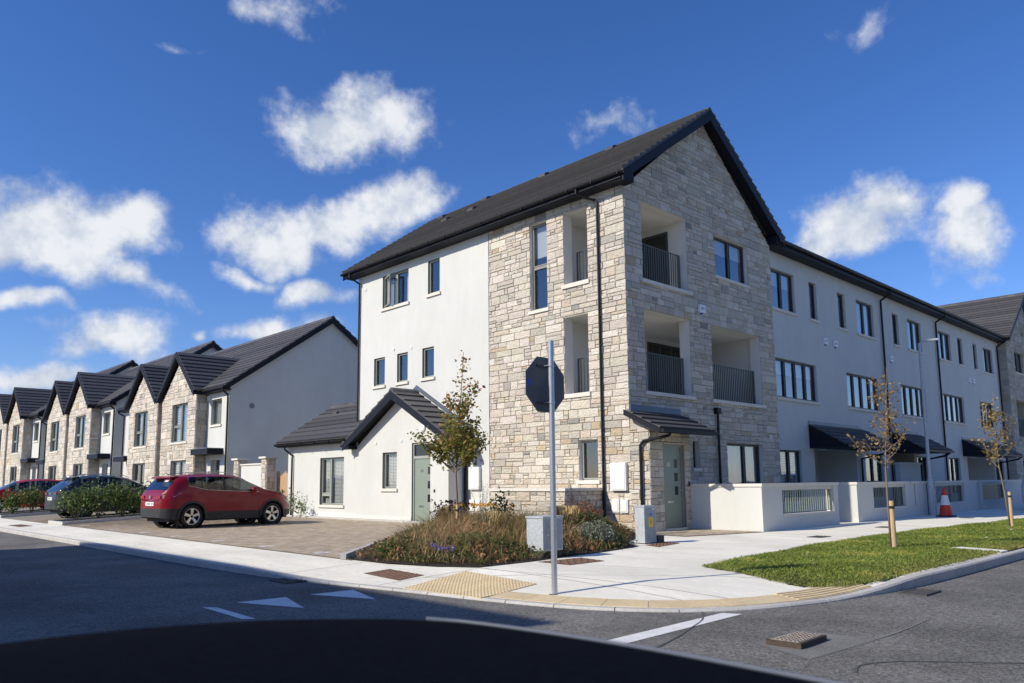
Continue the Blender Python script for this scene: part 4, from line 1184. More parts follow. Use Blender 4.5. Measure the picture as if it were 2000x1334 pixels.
# ------------------------------------------------------------------ three-storey white terrace to the right
YW = 12.35
def wing():
    W = root('duplex_terrace', 'long white rendered three-storey terrace in shade with rows of grey-framed windows', 'building', (24, YW, 0))
    f = F((0, YW, 0), (1, 0, 0), Z, (0, -1, 0))
    X0, X1 = 23.80, 51.2
    top = [(24.10, 25.85), (26.98, 27.60), (29.42, 30.10), (31.17, 32.88), (34.96, 35.66), (36.76, 38.48), (40.86, 42.64), (43.76, 44.55), (46.34, 46.98), (48.17, 49.9)]
    mid = [(24.15, 27.22), (29.8, 32.95), (35.41, 38.44), (40.88, 44.0), (46.73, 49.2)]
    low = [(24.11, 25.68), (31.08, 32.85), (36.75, 38.1), (40.97, 42.62), (48.85, 50.3)]
    rec = [(26.66, 30.24), (33.95, 36.45), (43.78, 48.4)]
    H = [(a, 7.10, b, 8.50) for a, b in top]+[(a, 4.03, b, 5.38) for a, b in mid]+[(a, .55, b, 2.26) for a, b in low]+[(a, 0, b, 2.36, 1.5) for a, b in rec]
    wall_panel('wall', 'render', W, f, X0, X1, 0, 9.1, H, rev_mat=None)
    for i, (a, b) in enumerate(top):
        window(W, f, (a, 7.10, b, 8.50), (.5,) if b-a > 1 else (), (), .12, fm='frame_dark', inside=('roller', None, None, 'curtain', None, 'curtain', 'drapes', None, None, 'curtain')[i], depth=.4)
    for i, (a, b) in enumerate(mid):
        window(W, f, (a, 4.03, b, 5.38), (.25, .5, .75), (), .12, fm='frame_dark', inside=('roller', 'curtain', 'drapes', 'curtain', None)[i], depth=.4)
    for i, (a, b) in enumerate(low):
        window(W, f, (a, .55, b, 2.26), (.5,), (), .12, fm='frame_dark', inside=('shutter', None, 'drapes', 'drapes', None)[i], depth=.4)
    for i, (a, b) in enumerate(rec):
        k = MB(); k.quad((a, YW+1.5, 0), (b, YW+1.5, 0), (b, YW+1.5, 2.36), (a, YW+1.5, 2.36)); k.build('porch_back_wall', 'render', W, fix=False)
        k = MB(); fl = F((a+.0, 0, 0), (0, 1, 0), Z, (1, 0, 0)); k.fb(fl, YW+.35, YW+1.3, .05, 2.1, .0, .03); k.build('front_door', 'frame_dark', W)
        fbk = F((0, YW+1.5, 0), (1, 0, 0), Z, (0, -1, 0))
        wall_box(W, fbk, a+1.9, a+2.6, .9, 1.75, .08)
        c = (a+b)/2
        MB().lathe((c-.6, YW+.25, 2.33), [(.13, 0), (.13, .03)], Z, 16).build('porch_light', 'white_plastic', W)
    k = MB().box(34.0, 36.4, YW-.22, YW-.02, 0, 1.88).build('porch_screen', 'render', W)
    MB().box(33.96, 36.44, YW-.26, YW+.02, 1.882, 1.95).build('coping', 'cope', k)
    for i, (a, b) in enumerate(((26.32, 30.9), (33.95, 37.3), (43.15, 48.9))):
        CY = 11.12
        c = MB().prism([(a, YW-.005, 3.18), (a, CY, 2.46), (a, CY, 2.36), (a, YW-.005, 2.36)], (b-a, 0, 0)).build('canopy', 'fascia', W)
        courses(c, (a-.05, CY-.03, 2.46), (b+.05, CY-.03, 2.46), (a-.05, YW-.02, 3.19), (b+.05, YW-.02, 3.19), 5, th=.045)
        MB().fb(f, a-.02, b-.2, 3.22, 3.32, .0, .02).build('flashing', 'lead', c)
        MB().box(a, b, CY-.14, CY-.035, 2.36, 2.44).build('gutter', 'pipe', c)
        downpipe(W, [(b-.4, CY-.08, 2.38), (b-.38, CY+.1, 2.25), (b-.36, YW-.08, 2.05), (b-.36, YW-.08, .05)], .045)
        ZE = 9.2
    # eaves and a shallow roof behind
    e = MB(); e.box(X0+.02, X1-.02, YW-.42, YW, 9.085, 9.10); e.build('soffit', 'fascia', W)
    MB().box(X0+.02, X1-.02, YW-.45, YW-.42, 9.07, 9.30).build('fascia', 'fascia', W)
    MB().prism([(X0, YW-.44, 9.30), (X0, YW+8, 10.3), (X0, YW+8, 9.1), (X0, YW-.42, 9.1)], (X1-X0, 0, 0)).build('roof', 'tile', W)
    k = MB(); x = X0+.1
    while x < X1-.3:
        k.box(x, x+.31, YW-.52, YW-.2, 9.315, 9.35); x += .335
    tag(k.build('eave_tiles', 'tile', W), kind='stuff')
    g = MB()
    for i in range(7):
        a0, a1 = math.pi*i/7, math.pi*(i+1)/7; c = YW-.52
        p = [(c-.07*math.cos(a0), 9.26-.07*math.sin(a0)), (c-.07*math.cos(a1), 9.26-.07*math.sin(a1)), (c-.062*math.cos(a1), 9.26-.062*math.sin(a1)), (c-.062*math.cos(a0), 9.26-.062*math.sin(a0))]
        g.prism([(X0, y, z) for y, z in p], (X1-X0, 0, 0))
    g.build('gutter', 'pipe', W)
    for x in (33.58, 40.38, 50.66):
        downpipe(W, [(x, YW-.52, 9.2), (x, YW-.52, 9.05), (x, YW-.08, 8.80), (x, YW-.08, 8.7), (x, YW-.08, .05)], .045)
    for x in (26.5, 27.9, 29.26, 30.68, 34.83, 36.24, 43.22, 44.6, 46.0, 47.5): vent(W, f, x, 8.84)
    for x in (28.05, 28.91, 34.46, 45.17, 45.83): alarm(W, f, x, 6.38)
    vent(W, f, 24.3, 2.66, r=.09)
    return W
wing()
def far_block():
    rn = random.Random(9)
    X0, X1, YF = 51.2, 59.1, 11.95
    B = root('far_stone_block', 'grey stone gabled block at the right end of the white terrace', 'building', (X0, YF, 0))
    fl = F((X0, 0, 0), (0, 1, 0), Z, (-1, 0, 0)); fb_ = F((0, YF, 0), (1, 0, 0), Z, (0, -1, 0)); XR = (X0+X1)/2
    win = (52.8, 7.5, 54.7, 8.75); rec = (52.3, 3.64, 55.0, 5.8); g = (52.6, .5, 54.3, 2.3)
    w = wall_panel('gable_wall', 'mortar', B, fb_, X0, X1, 0, 9.1, [win+(.14,), rec+(1.6,), g+(.14,)], gable=(XR, 12.25))
    MB().quad((X0, YF, 0), (X0, 24, 0), (X0, 24, 9.3), (X0, YF, 9.3)).build('side_wall', 'mortar', B, fix=False)
    MB().quad((X1, YF, 0), (X1, 24, 0), (X1, 24, 9.3), (X1, YF, 9.3)).build('side_wall', 'render', B, fix=False)
    sl = (12.25-9.1)/(XR-X0)
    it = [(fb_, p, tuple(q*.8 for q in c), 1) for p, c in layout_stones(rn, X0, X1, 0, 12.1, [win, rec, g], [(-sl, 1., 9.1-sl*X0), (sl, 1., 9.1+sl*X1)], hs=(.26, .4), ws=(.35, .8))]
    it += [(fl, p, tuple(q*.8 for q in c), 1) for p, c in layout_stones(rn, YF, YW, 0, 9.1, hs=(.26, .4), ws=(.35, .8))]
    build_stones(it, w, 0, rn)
    window(B, fb_, win, (.5,), (), .14, fm='frame_dark'); window(B, fb_, g, (.5,), (), .14, fm='frame_dark')
    MB().quad((52.3, YF+1.6, 3.64), (55.0, YF+1.6, 3.64), (55.0, YF+1.6, 5.8), (52.3, YF+1.6, 5.8)).build('balcony_wall', 'render_in', B, fix=False)
    rail(B, fb_, 52.35, 54.95, 3.70, 4.75, -.2, .12)
    MB().fb(fb_, 52.55, 53.35, 4.45, 5.4, -.30, -.28).build('sale_sign', 'blue', B)
    k = MB()
    for i in range(5): k.fb(fb_, 52.63, 53.27, 5.24-.17*i, 5.27-.17*i, -.279, -.277)
    k.build('sign_lines', 'lead', B)
    gable_roof(B, F((XR, 0, 0), (0, 1, 0), Z, (1, 0, 0)), YF-.35, 24.2, 9.36, 12.55, 4.4, 3.95, n=17, sides=(-1, 1))
far_block()

# ------------------------------------------------------------------ front garden walls
def garden_walls():
    GY = 9.55
    grp = 'rendered garden walls along the footpath'
    f = F((0, GY, 0), (1, 0, 0), Z, (0, -1, 0))
    def front(x0, x1, o0, o1, label, pale, ret_left, zt=1.10):
        w = root('garden_wall', label, 'garden wall', (x0, GY, 0), grp)
        T = .22
        b = MB(); b.box(x0, o0, GY, GY+T, 0, zt); b.build('wall', 'render', w)
        MB().box(o1, x1, GY, GY+T, 0, zt).build('wall', 'render', w)
        MB().box(o0, o1, GY, GY+T, 0, .33).build('low_wall', 'render', w)
        MB().box(o0+.002, o1-.002, GY-.02, GY+T+.02, .331, .38).build('coping', 'cope', w)
        MB().box(o0, o1, GY+.04, GY+T-.04, 1.0, zt).build('beam', 'render', w)
        MB().box(x0-.03, x1+.03, GY-.03, GY+T+.03, zt+.001, zt+.075).build('coping', 'cope', w)
        if ret_left:
            MB().box(x0, x0+T, GY+T, ret_left, 0, zt).build('return_wall', 'render', w)
            MB().box(x0-.03, x0+T+.03, GY+T+.031, ret_left, zt+.001, zt+.075).build('coping', 'cope', w)
        rail(w, f, o0+.02, o1-.02, .42, .99, -.11, .125, 'rail_pale' if pale else 'rail', bw=.05, bd=.012)
        return w
    front(17.62, 21.95, 18.66, 21.66, 'nearest white garden wall with a pale green railing panel, beside door 65', True, 11.58)
    front(23.25, 27.54, 24.45, 27.10, 'white garden wall with dark railing panel behind the nearer staked tree', False, 11.0)
    front(27.545, 29.06, 27.9, 28.0, 'short solid white garden wall left of the lamp post', False, None)
    front(29.95, 34.80, 30.0, 33.15, 'white garden wall with dark railing behind the traffic cone', False, None)
    front(35.35, 41.5, 35.5, 38.7, 'white garden wall behind the farther staked tree', False, None)
    g = root('garden_gate', 'narrow dark gate between white walls beside the lamp post', 'gate', (29.5, GY+.1, 0))
    rail(g, f, 29.10, 29.92, .08, 1.08, -.11, .10, 'rail', name='gate_leaf')
    # lawns behind the walls
    for (a, b) in ((17.85, 22.3), (23.6, 29.0), (30, 41)):
        tag(MB().box(a, b, GY+.25, YW-1.3, -.1, .02).build('front_garden', 'grass_base'), kind='structure')
garden_walls()
# ------------------------------------------------------------------ terraced houses on the left street
def house(y0, s, sc, zb, label, name='house', gable=True, seed=1, n_ind=0, shut=True, xb=14.26):
    """s=+1: outer end at y0, house runs towards +y; s=-1 the mirror image. sc: overall size"""
    rn = random.Random(seed)
    XB = xb; XT = XB+.53*sc
    H = root(name, label, 'house', (XT, y0, zb), 'pairs of gabled houses along the left street')
    fT = F((XT, y0, zb), (0, s*sc, 0), (0, 0, sc), (-1, 0, 0)); fB = F((XB, y0, zb), (0, s*sc, 0), (0, 0, sc), (-1, 0, 0))
    zb0 = -.6
    EV, AX0, AX1, L = 5.33, 2.49, 6.84, 7.18
    win = (0.86, 3.72, 2.04, 4.92); door = (.84, .05, 1.86, 2.08)
    o = wall_panel('wall', 'render', H, fT, 0, AX0, zb0, EV+.1, [win, door+(.3,)], rev_mat=None)
    MB().quad(fT(AX1, zb0), fT(L, zb0), fT(L, EV+.3), fT(AX1, EV+.3)).build('recess_wall', 'mortar', H, fix=False)
    # stone bay
    w1 = (3.45, 3.03, 5.42, 4.90); w0 = (3.45, .45, 5.36, 2.12)
    ap = (AX0+AX1)/2; apz = 6.92
    sb = wall_panel('stone_bay', 'mortar', H, fB, AX0, AX1, zb0, 5.20, [w1, w0], gable=(ap, apz))
    for a in (AX0, AX1):
        MB().quad(fB(a, zb0), fT(a, zb0), fT(a, EV+.3), fB(a, 5.3)).build('bay_return', 'mortar', H, fix=False)
    sl = (apz-5.20)/(ap-AX0)
    it = [(fB, p, c, 1.0/(1+abs(p[0][0]))) for p, c in layout_stones(rn, AX0, AX1, -.1, apz-.05, [w1, w0], [(-sl, 1., 5.2-sl*AX0), (sl, 1., 5.2+sl*AX1)], hs=(.24, .40), ws=(.3, .72))]
    fR = F(fB(AX0, 0), (sc, 0, 0), (0, 0, sc), (0, -s, 0)); fR2 = F(fB(AX1, 0), (sc, 0, 0), (0, 0, sc), (0, s, 0))
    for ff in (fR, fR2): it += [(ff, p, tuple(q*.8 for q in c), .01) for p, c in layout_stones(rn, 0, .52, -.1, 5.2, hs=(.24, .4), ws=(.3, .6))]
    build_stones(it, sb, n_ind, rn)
    window(H, fT, win, (), (), .12, fm='frame', inside='curtain', depth=.35)
    window(H, fB, w1, (.5,), ((.5, 1, .42),) if s > 0 else ((0, .5, .42),), .12, fm='frame', inside='shutter' if shut else 'drapes', depth=.35)
    window(H, fB, w0, (.5,), ((.5, 1, .42),) if s > 0 else ((0, .5, .42),), .12, fm='frame', inside='shutter' if shut else None, sill=False, depth=.35)
    d = MB().fb(fT, door[0]+.05, door[2]-.05, door[1], door[3], -.30, -.26).build('front_door', 'frame_dark', H)
    for v in (.5, 1.1): MB().fb(fT, 1.15, 1.55, v, v+.45, -.259, -.25).build('pane', 'pane_dark', d)
    k = MB(); k.fb(fT, door[0], door[0]+.05, door[1], door[3], -.3, -.2); k.fb(fT, door[2]-.05, door[2], door[1], door[3], -.3, -.2); k.build('door_frame', 'white_plastic', d)
    c = MB(); c.fb(fT, .55, AX0-.03, 2.32, 2.56, 0, .72).build('door_canopy', 'fascia', H)
    MB().fb(fT, .50, AX0-.03, 2.561, 2.60, 0, .76).build('canopy_lead', 'lead', H)
    # main roof
    ZE, ZR, E = 5.42, 9.27, 5.42
    def slope(d): return ZR-(ZR-ZE)*abs(d)/E
    rl = MB(); fr = F((XT+5.1*sc, y0, zb), (0, s*sc, 0), (0, 0, sc), (1, 0, 0))
    # gable end wall
    dep = 10.2*sc
    if gable:
        MB().quad(fT(0, zb0), fT(0, zb0, -dep), fT(0, EV+.15, -dep), fT(0, EV+.15)).add([fT(0, EV+.15), fT(0, EV+.15, -dep), fT(0, ZR-.2, -dep/2)], [(0, 1, 2)]).build('gable_wall', 'render', H, fix=False)
    fr = F((XT+dep/2, y0, zb), (0, s*sc, 0), (0, 0, sc), (sc, 0, 0))
    ro = gable_roof(H, fr, -.22, L, ZE, ZR, E, 5.1, n=16, sides=(1, -1), verge=(True, False), gutter=(), fas=.16, ridge=True, board=.22)
    # eaves over the white bay only
    MB().fb(fT, -.2, AX0-.05, ZE-.20, ZE-.02, .30, .33).build('fascia', 'fascia', H)
    MB().fb(fT, -.2, AX0-.05, ZE-.215, ZE-.20, 0, .33).build('soffit', 'fascia', H)
    MB().fb(fT, -.22, AX0-.05, ZE-.13, ZE-.03, .335, .44).build('gutter', 'pipe', H)
    downpipe(H, [fT(-.1, ZE-.1, .38), fT(-.06, ZE-.25, .36), fT(.06, ZE-.42, .08), fT(.06, ZE-.55, .07), fT(.06, 0, .07)], .045*sc)
    # bay roof
    fb2 = F(fT(ap, 0), (1*sc, 0, 0), (0, 0, sc), (0, s*sc, 0))
    ex = 2.42; bz, bze = 7.48, 5.36
    back = 5.1-E*(ZR-bz)/(ZR-ZE)           # where the bay ridge meets the main slope
    x_e = 5.1-E*(ZR-bze)/(ZR-ZE)
    bay = MB()
    fx = -.53-.24
    P = lambda x, z, d: fb2(x, z, d)
    bay.add([P(fx, bze, -ex), P(fx, bz, 0), P(fx, bze, ex), P(x_e, bze, -ex), P(back, bz, 0), P(x_e, bze, ex), P(fx, bze-.08, -ex), P(fx, bz-.1, 0), P(fx, bze-.08, ex)], [(0, 1, 4, 3), (1, 2, 5, 4), (0, 1, 7, 6), (1, 2, 8, 7)])
    br = bay.build('bay_roof', 'tile', H)
    for sd in (1, -1):
        courses(br, P(fx, bze, sd*ex), P(x_e, bze, sd*ex), P(fx, bz, 0), P(back, bz, 0), 10)
        b = MB(); b.prism([P(fx-.03, bze-.0, sd*ex), P(fx-.03, bz, 0), P(fx-.03, bz-.28, 0), P(fx-.03, bze-.26, sd*ex)], Vector((.04*sc, 0, 0))); b.build('bargeboard', 'fascia', H)
        MB().quad(P(fx, bze-.2, sd*ex), P(-.5, bze-.2, sd*ex), P(-.5, bz-.24, 0), P(fx, bz-.24, 0)).build('verge_soffit', 'fascia', H, fix=False)
        MB().add([P(fx+.02, bze-.19, sd*(ex)), P(x_e, bze-.19, sd*ex), P(x_e, bze-.02, sd*ex), P(fx+.02, bze-.02, sd*ex)], [(0, 1, 2, 3)]).build('fascia', 'fascia', H, fix=False)
    MB().fb(fT, 2.2, 2.42, 4.92, 5.12, 0, .06).build('alarm_box', 'white_plastic', H)
    if gable:
        vent(H, F(fT(0, 0), (1, 0, 0), Z, (0, -s, 0)), 1.05, 4.55*sc, 'grey_vent', .12)
    return H
mat('grey_vent', (.2, .2, .2), .7)
house(33.92, 1, 1.0, .35, 'nearest stone-fronted house whose grey side gable faces the corner building', seed=21, n_ind=110)
house(48.28, -1, 1.0, .35, 'stone-gabled house adjoining the nearest house on its left, above the grey car', seed=22, n_ind=60, gable=True, shut=False)
house(50.3, 1, 1.12, .35, 'stone-gabled house third from the right in the left street', seed=23, shut=False)
house(50.3+2*7.18*1.12, -1, 1.12, .35, 'stone-gabled house fourth from the right, above the farther red car', seed=24, shut=False)
house(68.1, 1, 1.22, .35, 'farthest fully visible stone-gabled house near the left edge', seed=25, shut=False)
house(68.1+2*7.18*1.22, -1, 1.22, .35, 'house cut off by the left edge of the photo', seed=26, shut=False)

def side_boundary():
    f = F((14.95, 0, 0), (0, 1, 0), Z, (-1, 0, 0))
    w = root('side_wall', 'white rendered garden wall between two stone piers behind the red crossover', 'wall', (14.95, 31.5, 0))
    rn = random.Random(3)
    MB().box(14.97, 15.17, 30.72, 33.0, -.1, 2.12).build('wall', 'render', w)
    MB().box(14.92, 15.22, 30.70, 33.0, 2.121, 2.18).build('coping', 'cope', w)
    for (y0, lab) in ((30.28, 'stone garden pier with pale cap right of the white wall'), (32.95, 'stone garden pier with pale cap beside the grey house gable')):
        p = root('stone_pier', lab, 'pier', (15.05, y0+.22, 0), 'stone piers of the garden wall')
        MB().box(14.86, 15.28, y0, y0+.44, -.1, 2.36).build('core', 'mortar', p)
        it = []
        for ff, r_ in ((F((14.86, 0, 0), (0, 1, 0), Z, (-1, 0, 0)), (y0, y0+.44)), (F((0, y0, 0), (1, 0, 0), Z, (0, -1, 0)), (14.86, 15.28))):
            it += [(ff, q, c, 1) for q, c in layout_stones(rn, r_[0], r_[1], -.05, 2.36, hs=(.16, .3), ws=(.2, .44))]
        build_stones(it, p, 80, rn)
        MB().box(14.76, 15.38, y0-.09, y0+.53, 2.361, 2.44).build('cap', 'cope', p)
    g = root('garden_gate', 'pointed timber garden gate between stone pier and white extension', 'gate', (15.4, 29.7, 0))
    for i in range(9):
        y = 29.06+.132*i; h = 1.80-abs(y+.066-29.65)*.42
        k = MB(); k.prism([(15.40, y+.003, .06), (15.40, y+.129, .06), (15.40, y+.129, h), (15.40, y+.066, h+.03 if abs(i-4) < 1 else h), (15.40, y+.003, h)], (.02, 0, 0)); k.build('board', 'wood', g)
    MB().box(15.37, 15.398, 29.78, 29.86, .92, 1.04).build('latch', 'black', g)
    MB().box(15.36, 15.46, 30.25, 30.33, 0, 1.82).build('gate_post', 'wood', g)
    b = root('rear_wall', 'dark boundary wall with white coping behind the timber gate', 'wall', (17.5, 30, 0))
    MB().box(20.0, 20.2, 28.9, 34, 0, 2.55).build('wall', 'render', b)
    MB().box(19.95, 20.25, 28.9, 34, 2.551, 2.62).build('coping', 'cope', b)
    for (x, y, lab) in ((16.6, 48.9, 'low slatted timber gate between the first and second pair of houses'), (17.2, 66.9, 'low slatted timber gate between the second and third pair of houses')):
        g = root('garden_gate', lab, 'gate', (x, y, .35))
        for i in range(9):
            yy = y-.7+.19*i; h = 1.25+.5*math.sin(math.pi*(i+.5)/9)
            MB().box(x, x+.03, yy, yy+.175, .3, .35+h).build('board', 'wood_grey', g)
side_boundary()
def opposite_house():
    """stands outside the frame across the left street; its shadow lies on the road"""
    Y0, Y1, XR_, ZR_ = 9.9, 22.9, -7.15, 8.95
    H = root('opposite_house', 'white rendered house across the left street, outside the photo on the left', 'house', (XR_, Y0, ROAD_Z))
    x0, x1 = -11.4, -2.9
    f = F((x1, 0, 0), (0, 1, 0), Z, (1, 0, 0))
    hl = [(11, 3.4, 12.4, 4.7), (14, 3.4, 15.4, 4.7), (17.4, 3.4, 18.8, 4.7), (20.3, 3.4, 21.7, 4.7), (11, .7, 12.4, 2.2), (17.4, .7, 19, 2.2)]
    wall_panel('wall', 'render', H, f, Y0, Y1, -.13, 5.45, hl)
    for h in hl: window(H, f, h, (.5,))
    MB().box(x0, x1-.01, Y0, Y0+.01, -.13, 5.5).box(x0, x1-.01, Y1-.01, Y1, -.13, 5.5).box(x0, x0+.01, Y0, Y1, -.13, 5.5).build('rear_walls', 'render', H)
    k = MB()
    for y in (Y0, Y1): k.add([(x0, y, 5.5), (x1, y, 5.5), (XR_, y, ZR_-.2)], [(0, 1, 2)])
    k.build('gable_walls', 'render', H, fix=False)
    gable_roof(H, F((XR_, 0, 0), (0, 1, 0), Z, (1, 0, 0)), Y0-.3, Y1+.3, 5.55, ZR_, 4.6, 4.25, n=14)
    d = MB().fb(f, 15.8, 16.8, -.1, 2.05, .0, .04).build('front_door', 'door', H)
    tag(MB().box(-12, -1.9, 6, 30, -.4, -.02).build('opposite_footpath', 'concrete'), kind='structure')
opposite_house()
def house_behind(x0, x1, yf, yb, ze, zr, label, seed):
    """plain houses across the main street, behind the camera: what the windows mirror"""
    H = root('house_across', label, 'house', (x0, yf, ROAD_Z), 'houses behind the camera')
    f = F((0, yf, 0), (1, 0, 0), Z, (0, 1, 0)); hl = []
    x = x0+1
    while x < x1-2:
        hl += [(x, 3.3, x+1.3, 4.6), (x, .7, x+1.3, 2.2)]; x += 3.2
    wall_panel('wall', 'render', H, f, x0, x1, -.13, ze, hl)
    for h in hl: window(H, f, h, (.5,), sill=False, room=True)
    k = MB()
    for xx in (x0, x1): k.add([(xx, yb, -.13), (xx, yf, -.13), (xx, yf, ze), (xx, (yf+yb)/2, zr-.1), (xx, yb, ze)], [(0, 1, 2, 3, 4)])
    k.build('gable_walls', 'render', H, fix=False)
    gable_roof(H, F((0, (yf+yb)/2, 0), (1, 0, 0), Z, (0, 1, 0)), x0-.2, x1+.2, ze+.1, zr, (yf-yb)/2+.35, (yf-yb)/2, n=10, gutter=())
for i, (a, b, y) in enumerate(((-26, -12, -15), (-9, 5, -15.5), (8, 22, -15), (25, 39, -15.4), (42, 58, -15))):
    house_behind(a, b, y, y-9, 5.4, 8.9, 'white house behind the camera, %s from the left street' % ['farthest left', 'next left', 'straight across', 'next right', 'farthest right'][i], i)
# ------------------------------------------------------------------ vegetation
def inpoly(P, x, y):
    P = np.asarray(P); c = np.zeros(len(x), bool); j = len(P)-1
    for i in range(len(P)):
        a, b = P[i], P[j]
        cond = ((a[1] > y) != (b[1] > y)) & (x < (b[0]-a[0])*(y-a[1])/(b[1]-a[1]+1e-12)+a[0])
        c ^= cond; j = i
    return c
def sample(P, n):
    P = np.asarray(P); lo, hi = P.min(0), P.max(0); out = []
    got = 0
    while got < n:
        q = lo+(hi-lo)*rng.random((n*2, 2)); q = q[inpoly(P, q[:, 0], q[:, 1])]; out.append(q); got += len(q)
    return np.concatenate(out)[:n]
def blades(pos, h, w, lean, z0=0.0):
    """bent grass blades as narrow kites: base, right, tip, left"""
    n = len(pos); a = rng.random(n)*2*np.pi; d = np.stack([np.cos(a), np.sin(a), np.zeros(n)], 1)
    p = np.column_stack([pos, np.broadcast_to(z0, n)]); b = rng.random(n)*2*np.pi; s = np.stack([np.cos(b), np.sin(b), np.zeros(n)], 1)
    up_ = np.array([0, 0, 1.0])
    L = lean*h
    mid = p+up_*(h*.55)[:, None]+d*(L*.3)[:, None]; tip = p+up_*(h*(1-.35*lean*np.ones(n)))[:, None]+d*L[:, None]
    return np.stack([p, mid+s*(w/2)[:, None], tip, mid-s*(w/2)[:, None]], 1)
def leaves(pos, size, up_bias=0.3):
    n = len(pos)
    nrm = rng.normal(size=(n, 3)); nrm[:, 2] = np.abs(nrm[:, 2])+up_bias; nrm /= np.linalg.norm(nrm, axis=1)[:, None]
    t = rng.normal(size=(n, 3)); t -= nrm*(t*nrm).sum(1)[:, None]; t /= np.linalg.norm(t, axis=1)[:, None]
    b = np.cross(nrm, t); s = np.asarray(size).reshape(-1, 1)*np.ones((n, 1))
    return np.stack([pos-t*s*.5, pos+b*s*.34+nrm*s*.06, pos+t*s*.5, pos-b*s*.34+nrm*s*.06], 1)
def pick(pal, n, jit=0.18):
    pal = np.array(pal); c = pal[rng.integers(0, len(pal), n)]
    return np.clip(c*(1+jit*rng.normal(size=(n, 1))), 0.004, 1)
# grass verge
VERGE = [(9.90, 6.38), (9.36, 5.05), (9.27, 4.55), (9.62, 4.17), (10.2, 3.95), (11.2, 3.86), (16, 3.83), (34, 3.83), (34, 6.3), (30, 6.35), (25.7, 6.55), (20.5, 6.92), (15.8, 6.92), (12.4, 6.66)]
STRIP = [(14.95, 3.83), (15.35, 3.83), (15.62, 4.62), (15.18, 4.72)]
def verge():
    v = bpy.data.objects.new('grass_verge', None); COL.objects.link(v); tag(v, kind='structure')
    mb = MB(); st = .12; V2 = np.array(VERGE)
    def zv(x, y): return (zpav(x, y) if x < 11.4 else 0.0)+.014
    for i in range(int((34-9.2)/st)+1):
        for j in range(26):
            x0, y0 = 9.2+i*st, 3.83+j*st
            if not inpoly(V2, np.array([x0, x0+st, x0+st, x0]), np.array([y0+.005, y0+.005, y0+st, y0+st])).all(): continue
            mb.add([(x, y, zv(x, y)) for x, y in ((x0, y0), (x0+st, y0), (x0+st, min(y0+st, 6.95)), (x0, min(y0+st, 6.95)))], [(0, 1, 2, 3)])
    mb.build('turf', 'grass_base', v, fix=False)
    near = [(x if x < 21 else 21, y) for x, y in VERGE]
    p = sample(VERGE, 190000)
    keep = rng.random(len(p)) < np.clip((16/np.maximum(p[:, 0], 9))**1.6, .12, 1)
    keep &= ~inpoly(STRIP, p[:, 0], p[:, 1])
    p = p[keep]; n = len(p)
    e = rng.random(n); ns = np.sin(p[:, 0]*2.1)*np.cos(p[:, 1]*3.3)
    h = .028+.042*e+.014*ns
    z = np.array([zpav(a_, b_) if a_ < 11.4 else 0.0 for a_, b_ in p])+.008
    g = blades(p, h, .006+.008*rng.random(n)+p[:, 0]*.0003, .35+.5*rng.random(n), z)
    c = pick([(.22, .30, .05), (.26, .34, .06), (.31, .37, .08), (.18, .26, .04), (.38, .40, .13)], n)
    lf = np.sin(p[:, 0]*1.3+.4)*np.sin(p[:, 1]*2.1)+.6*np.sin(p[:, 0]*3.7+p[:, 1]*2.9)+.5*np.sin(p[:, 0]*7.1-p[:, 1]*5.3)
    c = c*(1+.13*lf)[:, None]; dry = (lf > 1.0)[:, None]; c = np.where(dry, c*np.array([1.35, 1.1, 1.2]), c)
    edge = np.clip(1-np.minimum((p[:, 1]-3.85)/.7, (p[:, 0]-9.3)/.9), 0, 1)[:, None]
    c = c*(1-.55*edge)+np.array([.26, .24, .08])*.55*edge
    tag(soup('grass', g, c, 'blade', v, 4), kind='stuff')
    sl = MB().prism([(x, y, .002) for x, y in STRIP], (0, 0, .03)); sl.build('concrete_strip', 'concrete', v)
    k = MB()
    for (x, y) in ((12.7, 6.1), (18.2, 4.9), (21.3, 5.2)):
        k.lathe((x, y, .03), [(.0, -.01), (.028, 0), (.018, .02), (0, .028)], Z, 6)
    tag(k.build('litter', 'cone_white', v), kind='stuff')
verge()
# flower bed
BED = [(7.12, 11.42), (7.16, 10.4), (7.40, 9.4), (7.72, 8.82), (8.9, 8.84), (11, 9.06), (12.3, 9.32), (12.75, 9.95), (14.9, 11.2), (15.75, 12.1), (15.8, 17.7), (14.5, 18.0), (13.0, 17.2), (9.3, 13.4)]
def bed_h(p):
    """planting height: low at the kerb, tall through the middle"""
    d = np.full(len(p), 9.0); P = np.array(BED); m = len(P)
    for i in range(m):
        a, b = P[i], P[(i+1) % m]; t = np.clip(((p-a)@(b-a))/((b-a)@(b-a)), 0, 1)
        d = np.minimum(d, np.linalg.norm(p-(a+t[:, None]*(b-a)), axis=1))
    tall = 1.0*np.exp(-(((p[:, 0]-10.9)/2.6)**2+((p[:, 1]-12.4)/2.6)**2))
    return d, .13+.30*np.clip(d/.75, 0, 1)+.26*tall*np.clip(d/1.0, 0, 1)
